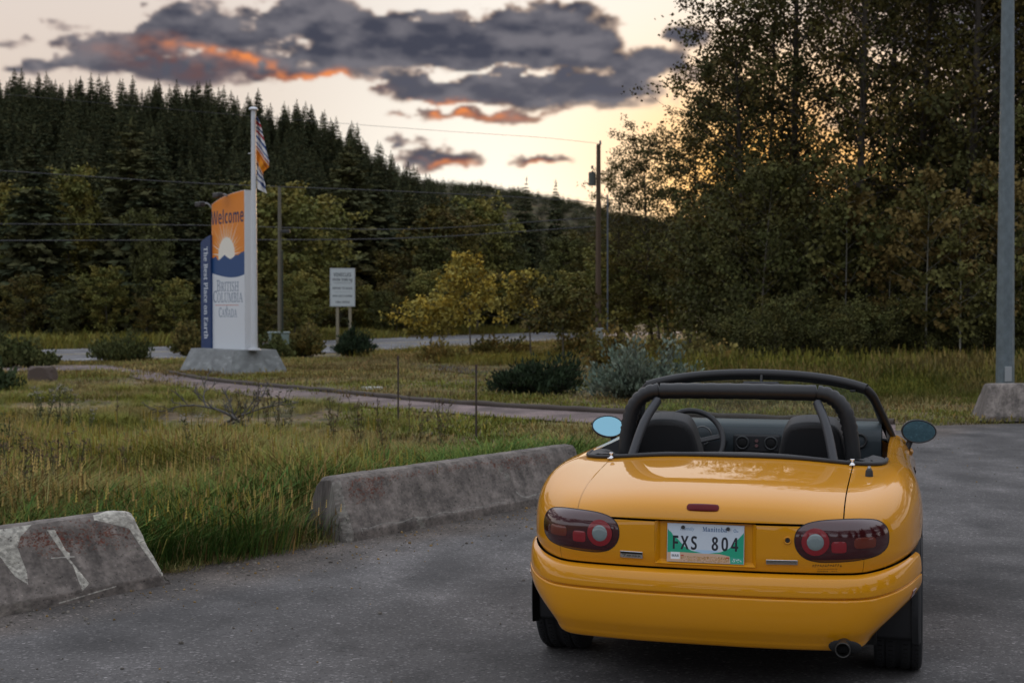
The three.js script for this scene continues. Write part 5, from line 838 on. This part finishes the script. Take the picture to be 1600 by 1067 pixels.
  for (const [k, u, v, h, w] of [[0, 905, 560, 1.3, .9], [1, 960, 575, 1.2, 1.0], [2, 780, 560, .8, 1.1], [3, 1050, 590, 1.3, 1.1], [4, 690, 566, .6, .8], [5, 1120, 598, 1.1, 1.2]]) put(shrub('roadside_shrub', 'loose olive shrub in the rough grass between lawn and highway', { seed: 30 + k, h, rad: w, stems: 70, per: 34, size: .10, cols: [[.20, .165, .05], [.15, .14, .045], [.22, .15, .045]], clump: .14 }), at(u, v));
  for (const o of scene.children) if (/^roadside_shrub/.test(o.name)) o.userData.group = 'shrubs in the rough grass';
}
// ---------------------------------------------------------------- grass
{
  function clump(seed, blades, h, spread, bend, wid, heads = 0) { // blades of grass from one root; returns geometry with tone in its vertex colours
    const r = rng(seed), pos = [], idx = [], col = [];
    for (let k = 0; k < blades; k++) {
      const a = r() * 6.283, q = spread * Math.sqrt(r()), x = Math.cos(a) * q, z = Math.sin(a) * q, hh = h * (.5 + .6 * r()), b = a + (r() - .5) * 2, dx = Math.cos(b) * bend * hh * (.4 + r()), dz = Math.sin(b) * bend * hh * (.4 + r()), w = wid * (.7 + .6 * r()), wx = Math.cos(b + 1.57) * w, wz = Math.sin(b + 1.57) * w, t = .62 + .76 * r(), yel = .85 + .5 * r() * r(), o = pos.length / 3;
      pos.push(x - wx, 0, z - wz, x + wx, 0, z + wz, x + dx * .35 - wx * .8, hh * .55, z + dz * .35 - wz * .8, x + dx * .35 + wx * .8, hh * .55, z + dz * .35 + wz * .8, x + dx, hh * (1 - bend * .3), z + dz);
      idx.push(o, o + 1, o + 2, o + 1, o + 3, o + 2, o + 2, o + 3, o + 4); for (let j = 0; j < 5; j++) col.push(t * yel, t, t * .95);
      if (k < heads) { const n = pos.length / 3, hx = x + dx, hz = z + dz, hy = hh * (1 - bend * .3); for (let j = 0; j < 4; j++) { const g = (j / 4) * h * .16, s = wid * 2.6 * (1 - j * .15); pos.push(hx - s, hy + g, hz, hx + s, hy + g + .012, hz + s * .5, hx, hy + g + h * .05, hz - s * .6); idx.push(n + j * 3, n + j * 3 + 1, n + j * 3 + 2); for (let i = 0; i < 3; i++) col.push(1.25, 1.1, .9); } }
    }
    return geom(pos, idx, { col });
  }
  const grassM = new THREE.MeshPhysicalMaterial({ roughness: .8, vertexColors: true, side: THREE.DoubleSide, specularIntensity: .15 });
  const r = rng(909), m = new THREE.Matrix4(), q = new THREE.Quaternion(), e = new THREE.Euler(), c = new THREE.Color();
  const footing = scene.children.filter((o) => /^concrete_barrier/.test(o.name)).map((o) => [o.position.x, o.position.z, Math.cos(o.rotation.y), Math.sin(o.rotation.y)]);
  const underBarrier = (x, z) => footing.some(([bx, bz, c0, s0]) => Math.abs((x - bx) * c0 - (z - bz) * s0) < 1.56 && Math.abs((x - bx) * s0 + (z - bz) * c0) < .25);
  const barrierGap = (x, z) => edgeSide(x, z) > -.30 - .25 * (fbm(x * 2.2, z * 2.2, 2) - .5) || underBarrier(x, z);                   // keep off the asphalt
  const pathRow = [[-200, 583], [60, 576], [170, 575], [240, 589], [325, 603], [465, 618], [660, 636], [930, 654], [1150, 664], [1400, 674], [1700, 690]];
  const pathHalf = [[-200, 6], [170, 6], [330, 9], [660, 9], [930, 13], [1400, 14]];
  const toPix = (x, z) => [800 + F * x / -z, HORIZON + F * EYE / -z];
  const onPath = (x, z) => { const [u, v] = toPix(x, z); return Math.abs(v - track(pathRow, u)) < track(pathHalf, u); };
  const roadLo = [[-900, 580], [30, 567], [270, 560], [590, 548], [780, 538], [920, 528], [1200, 516]];
  function sow(name, geo, n, place, label) {
    const list = []; let guard = 0;
    while (list.length < n && guard++ < n * 12) { const p = place(); if (p) list.push(p); }
    const inst = new THREE.InstancedMesh(geo, grassM, list.length);
    list.forEach(([x, z, s, col, tilt = .25], k) => { e.set((r() - .5) * tilt, r() * 6.28, (r() - .5) * tilt); q.setFromEuler(e); m.compose(V(x, 0, z), q, V(s * (.8 + r() * .5), s, s * (.8 + r() * .5))); inst.setMatrixAt(k, m); const t = .75 + r() * .5; inst.setColorAt(k, c.setRGB(col[0] * t, col[1] * t, col[2] * t)); });
    inst.name = name; inst.castShadow = inst.receiveShadow = true; scene.add(inst); tag(inst, label, 'grass', null, 'stuff');
  }
  const GREEN = [.140, .165, .036], OLIVE = [.235, .215, .046], DRY = [.30, .235, .10], STRAW = [.36, .29, .13], BROWN = [.20, .14, .075], LUSH = [.085, .150, .036];
  const mixCol = (a, b, t) => a.map((v, i) => lerp(v, b[i], t));
  const meadowPoint = (d0, d1, u0, u1) => { const d = d0 + (d1 - d0) * Math.pow(r(), 1.0), u = lerp(u0, u1, r()), [x, z] = away(u, d); return [x, z, u, d]; };
  // tall meadow grass, between the barriers and the path
  const tallness = (x, z) => { const [u] = toPix(x, z), d = -z; return clamp(.80 - smooth(430, 800, u) * .40 - smooth(12.5, 20, d) * .58 + (fbm(x * .7, z * .7, 3) - .5) * .9, .10, 1.05); };
  const tall = (colOf, lo, hi, d0 = 6, d1 = 29) => () => { const [x, z, u, d] = meadowPoint(d0, d1, -120, 960); if (barrierGap(x, z) || onPath(x, z) || HORIZON + F * EYE / d < track(pathRow, u)) return null; const t = tallness(x, z), k = fbm(x * .9 + 4, z * .9, 3); if (r() > .25 + t) return null; return [x, z, lerp(lo, hi, r()) * t, colOf(k, x, z, u, d)]; };
  const zone = (k, x, z, u) => { const dry = smooth(.50, .66, k + .12 * smooth(520, 760, u)), col = mixCol(mixCol(GREEN, OLIVE, r() * .8 + .1), DRY, dry * .75); const e2 = -edgeSide(x, z); return e2 < 2.0 && u < 540 ? mixCol(LUSH, col, smooth(.8, 2.0, e2)) : col; };
  sow('meadow_grass', clump(1, 96, .50, .34, .85, .0042), 3200, tall(zone, .75, 1.25), 'tall green and olive meadow grass behind the barriers');
  sow('meadow_grass_001', clump(2, 40, .56, .26, .45, .0036, 16), 520, tall((k) => mixCol(OLIVE, STRAW, smooth(.4, .6, k) * .8 + r() * .2), .75, 1.2), 'seeding straw-coloured meadow grass');
  sow('meadow_grass_002', clump(3, 90, .34, .24, .75, .0050), 1700, () => { const s = r() * 9.5 - 4.6, w = -.28 - r() * r() * 1.5, x = EDGE_A[0] + EDGE_D[0] * s - EDGE_D[1] * w, z = EDGE_A[1] + EDGE_D[1] * s + EDGE_D[0] * w; const near = smooth(-4.6, -1, s); if (underBarrier(x, z) || (s > .4 && w > -.50)) return null; return [x, z, (.5 + .7 * r()) * smooth(-.40, -1.0, w) * lerp(.8, 1, near) + .14, mixCol(mixCol(LUSH, GREEN, r()), DRY, smooth(-.62, -.40, w) * (.5 + .5 * r()))]; }, 'lush green grass along the edge of the asphalt');
  sow('meadow_grass_003', clump(4, 50, .40, .3, .6, .0040, 12), 1000, tall((k, x, z, u) => mixCol(BROWN, DRY, r()), .7, 1.3, 7, 17), 'brown withered meadow grass');
  sow('edge_grass', clump(10, 46, .12, .22, .9, .0042), 620, () => { const s = r() * 12 - 6, w = -.12 - r() * .55, x = EDGE_A[0] + EDGE_D[0] * s - EDGE_D[1] * w, z = EDGE_A[1] + EDGE_D[1] * s + EDGE_D[0] * w; if (underBarrier(x, z)) return null; return [x, z, .35 + r() * .75 * smooth(-.1, -.5, w), mixCol(mixCol(DRY, STRAW, r()), GREEN, r() * .5), .6]; }, 'matted dry grass at the edge of the asphalt');
  // lawn and verge beyond the path, and beside the path
  sow('lawn_grass', clump(5, 70, .060, .38, .6, .0050), 3600, () => { const d = 13 + 33 * Math.pow(r(), 1.2), u = lerp(-150, 1750, r()), [x, z] = away(u, d); if (edgeSide(x, z) > -.1 && z > FAR_EDGE - (x - 5.6) * .12 - .25) return null; if (onPath(x, z)) return null; const k = fbm(x * .5, z * .5, 4), v = HORIZON + F * EYE / d; if (v < track(roadLo, u) + 2) return null; if (d < 24 && u < 560 && v > track(pathRow, u)) return null; return [x, z, .8 + r() * .9, mixCol(mixCol(GREEN, OLIVE, r()), mixCol(DRY, BROWN, r() * .7), smooth(.36, .54, k) * .95)]; }, 'short patchy lawn around the footpath');
  sow('rough_grass', clump(6, 70, .22, .42, .5, .0060, 12), 1800, () => { const d = 40 + 26 * r(), u = lerp(560, 1150, r()), [x, z] = away(u, d), v = HORIZON + F * EYE / d, k = fbm(x * .3, z * .3, 3); if (v < track(roadLo, u) + 6 || v > track([[560, 560], [700, 568], [900, 592], [1150, 600]], u)) return null; return [x, z, .8 + r() * .7, mixCol(mixCol(OLIVE, DRY, smooth(.4, .6, k)), [.22, .13, .05], r() * .35)]; }, 'rough reddish-olive grass before the highway');
  sow('rough_grass_001', clump(7, 72, .50, .46, .5, .0060, 15), 1700, () => { const d = 23 + 12 * r(), u = lerp(1050, 1720, r()), [x, z] = away(u, d), k = fbm(x * .6, z * .6, 3); const t = smooth(22.5, 29, d); return [x, z, .25 + t * (.6 + r() * .6), mixCol(mixCol(GREEN, OLIVE, r() * .6), mixCol(DRY, BROWN, r()), smooth(.45, .62, k) * .7).map((v) => v * .72)]; }, 'green rough grass in front of the poplars');
  sow('verge_grass', clump(8, 60, .36, .9, .5, .012), 1500, () => { const u = lerp(-150, 1000, r()), d = (u < 300 ? 59 : u < 600 ? 70 : 86) + 12 * r() + (u - 300) * .016, [x, z] = away(u, d), up = track([[-300, 550], [30, 547], [270, 541], [590, 529], [780, 522], [920, 517]], u), v = HORIZON + F * EYE / d; if (v > up - 1) return null; return [x, z, .9 + r(), mixCol(OLIVE, DRY, r() * .5)]; }, 'tall verge grass on the far side of the highway');
  sow('verge_grass_001', clump(9, 70, .09, .55, .5, .008), 1200, () => { const u = lerp(-150, 640, r()), d = 33 + 12 * r(), [x, z] = away(u, d), v = HORIZON + F * EYE / d; if (v < track(roadLo, u) + 2 || onPath(x, z)) return null; const k = fbm(x * .5 + 2, z * .5, 3); return [x, z, .4 + r() * .9, mixCol(mixCol(OLIVE, DRY, .4 + r() * .5), BROWN, smooth(.45, .6, k) * .6)]; }, 'dry verge grass round the sign plinth');
}
{ // grit and fallen leaves gathered along the edge of the asphalt
  const r = rng(313), n = 2600, peb = new THREE.IcosahedronGeometry(.008, 0), inst = new THREE.InstancedMesh(peb, mat(1, 1, 1, .95), n), m = new THREE.Matrix4(), q = new THREE.Quaternion(), e = new THREE.Euler(), c = new THREE.Color();
  for (let k = 0; k < n; k++) { const s = r() * 16 - 6, w = (r() + r() + r() - 1.5) * .5 + .05 + (r() < .15 ? r() * 2.5 : 0), x = EDGE_A[0] + EDGE_D[0] * s - EDGE_D[1] * w, z = EDGE_A[1] + EDGE_D[1] * s + EDGE_D[0] * w, f = .4 + r() * r() * 1.6; e.set(r() * 6, r() * 6, r() * 6); q.setFromEuler(e); m.compose(V(x, .006, z), q, V(f, f * .7, f)); inst.setMatrixAt(k, m); const t = .6 + r() * .8; inst.setColorAt(k, k % 4 ? c.setRGB(.15 * t, .135 * t, .115 * t) : c.setRGB(.22 * t, .14 * t, .05 * t)); }
  inst.name = 'gravel'; scene.add(inst); tag(inst, 'loose grit and leaf litter along the asphalt edge', 'gravel', null, 'stuff');
}
// ---------------------------------------------------------------- weeds and dead branches in the meadow
{
  const stalkM = mat(.055, .040, .028, .95), r = rng(61);
  const stalks = [0, 1, 2].map((k) => { const o = new THREE.Group(), q = rng(700 + k), h = 1, heads = [], st = [tube([[0, 0, 0], [.01, .5, .006], [.02 * (q() - .5), 1, 0]], (t) => .0085 * (1 - t * .5), 5, 8)]; for (let j = 0; j < 18; j++) { const y = .62 + .38 * q(), a = q() * 6.28; st.push(tube([[0.005, y - .05, 0], [Math.cos(a) * .03, y, Math.sin(a) * .03]], .0018, 3, 2)); heads.push(new THREE.IcosahedronGeometry(.007 + .007 * q(), 0).translate(Math.cos(a) * .032, y + .004, Math.sin(a) * .032)); } o.name = 'weed_stalk'; part('stem', merge(st), stalkM, o); part('seed_head', merge(heads), mat(.075, .05, .032, .95), o); return tag(o, 'dark dead weed stalk standing upright in the meadow grass', 'weed', 'dead weed stalks in the meadow'); });
  for (const [u, v, top] of [[560, 670, 622], [404, 690, 600], [418, 690, 606], [435, 692, 615], [590, 690, 620], [640, 682, 612], [455, 700, 640], [528, 680, 625], [183, 690, 612], [700, 690, 640], [278, 628, 590], [668, 700, 640], [782, 692, 648], [95, 700, 640], [350, 770, 700], [80, 800, 735]]) { const [x, z] = ground(u, v), h = (v - top) / F * -z; copy(stalks[Math.floor(r() * 3)], [x, 0, z], r() * 6.28, h); }
  [[622, 668, 556, 'thin dark stake before the path, the nearer to the welcome sign'], [744, 692, 570, 'thin dark stake standing before the path near the far end of the barrier']].forEach(([u, v, top, label]) => { const [x, z] = ground(u, v), hh = (v - top) / F * -z, st = thing('stake', label, 'stake', [x, 0, z]); part('rod', new THREE.CylinderGeometry(.0105, .012, hh, 8).translate(0, hh / 2, 0), mat(.05, .036, .03, .8), st); part('cap', new THREE.CylinderGeometry(.014, .014, .05, 8).translate(0, hh - .02, 0), mat(.07, .04, .035, .8), st); });
  // goldenrod and pale flowers
  const weed = (name, label, group, leafCol, flCol, seed) => { const q = rng(seed), o = new THREE.Group(), st = [], fl = [], L = new Leaves(); for (let k = 0; k < 7; k++) { const a = q() * 6.28, b = .05 + .14 * q(), h = .5 + .35 * q(), tip = V(Math.cos(a) * b, h, Math.sin(a) * b); st.push(tube([V(0, 0, 0), tip.clone().multiplyScalar(.5).add(V(0, .05, 0)), tip], .003, 4, 5)); for (let j = 0; j < 12; j++) { const t = q(); L.leaf(tip.x * t, tip.y * t, tip.z * t, .07, .010, [q() - .5, q() * .6, q() - .5], q, leafCol); } for (let j = 0; j < 9; j++) fl.push(new THREE.IcosahedronGeometry(.004 + .006 * q(), 0).scale(1, .6, 1).translate(tip.x + (q() - .5) * .09, tip.y + (q() - .5) * .04, tip.z + (q() - .5) * .09)); } o.name = name; part('stem', merge(st), mat(.06, .07, .03, .9), o); part('foliage', L.geo(), leafM, o); part('flower_head', merge(fl), mat(...flCol, .9), o); return tag(o, label, 'weed', group); };
  const gold = weed('yellow_weed', 'weed with clustered yellow flower heads in the tall meadow grass', 'yellow flowering weeds', [.07, .085, .03], [.30, .20, .03], 81), pale = weed('pale_weed', 'weed with small whitish flower heads in the meadow', 'white flowering weeds', [.08, .085, .04], [.30, .28, .26], 82), brown = weed('withered_weed', 'withered brown weed with dark seed clusters in the meadow', 'withered brown weeds', [.12, .09, .045], [.10, .06, .04], 83);
  for (const [s, list] of [[gold, [[8, 742], [22, 752], [2, 765], [40, 735], [12, 722], [-20, 740], [60, 770]]], [pale, [[92, 672], [108, 676], [60, 690], [437, 690], [445, 694], [70, 683], [300, 745], [135, 700]]], [brown, [[20, 812], [48, 800], [70, 822], [35, 840], [90, 810], [120, 790], [75, 790], [150, 772], [200, 780], [560, 720], [600, 726], [380, 690], [420, 700], [655, 705], [520, 705], [690, 715], [340, 800], [480, 760]]]]) for (const [u, v] of list) { const [x, z] = ground(u, v); copy(s, [x, 0, z], r() * 6.28, .5 + r() * .4); }
  const branch = (name, label, root, dir, len, seed, arch) => { const q = rng(seed), g = []; const grow = (p, d, l, rad, depth) => { const pts = [p.clone()], dd = d.clone(), cur = p.clone(); for (let k = 0; k < 5; k++) { dd.add(V((q() - .5) * .5, (q() - .5) * .4 - arch * (depth === 0 ? .28 : .05), (q() - .5) * .5)).normalize(); cur.addScaledVector(dd, l / 5); cur.y = Math.max(cur.y, .02); pts.push(cur.clone()); if (depth < 3 && q() < .85) grow(cur.clone(), dd.clone().add(V((q() - .5) * 1.7, (q() - .1) * 1.1, (q() - .5) * 1.7)).normalize(), l * (.30 + .25 * q()), rad * .5, depth + 1); } g.push(tube(pts, (t) => Math.max(.0042, rad * (1 - t * .75)), 5, 12)); }; grow(V(0, .05, 0), V(...dir).normalize(), len, .026, 0); const o = lone(name, merge(g), mat(.085, .078, .072, .95), label, 'branch'); o.position.set(root[0], 0, root[1]); };
  branch('dead_branch', 'arched grey dead branch with bare twigs in the meadow below the path', ground(402, 688), [-.8, .55, -.1], 1.05, 5, .42);
  branch('dead_branch', 'tangled twiggy dead branch leaning beside the arched one', ground(330, 678), [.6, .5, .1], .7, 6, .4);
  branch('dead_branch', 'long grey dead branch lying low across the meadow grass', ground(292, 728), [-1, .35, .15], .95, 7, .12);
  // belt of trees behind the car park, out of the frame: seen only mirrored in the lamps and paint
  const t1 = scene.children.find((o) => /^spruce_tree|^pine_tree/.test(o.name));
  for (const [x, z, s] of [[14, 4, .9], [17, 9, 1.05], [15.5, 14, .95], [14, 21, 1.0], [9, 27, .75], [3, 31, .75], [-4, 33, .65], [-11, 32, .7], [-18, 30, .75], [18, -2, .9], [20, -7, 1]]) copy(t1, [x, 0, z], r() * 6.28, s * .75, 'conifer at the back of the car park', 'conifers at the back of the car park');
}

renderer.render(scene, camera);
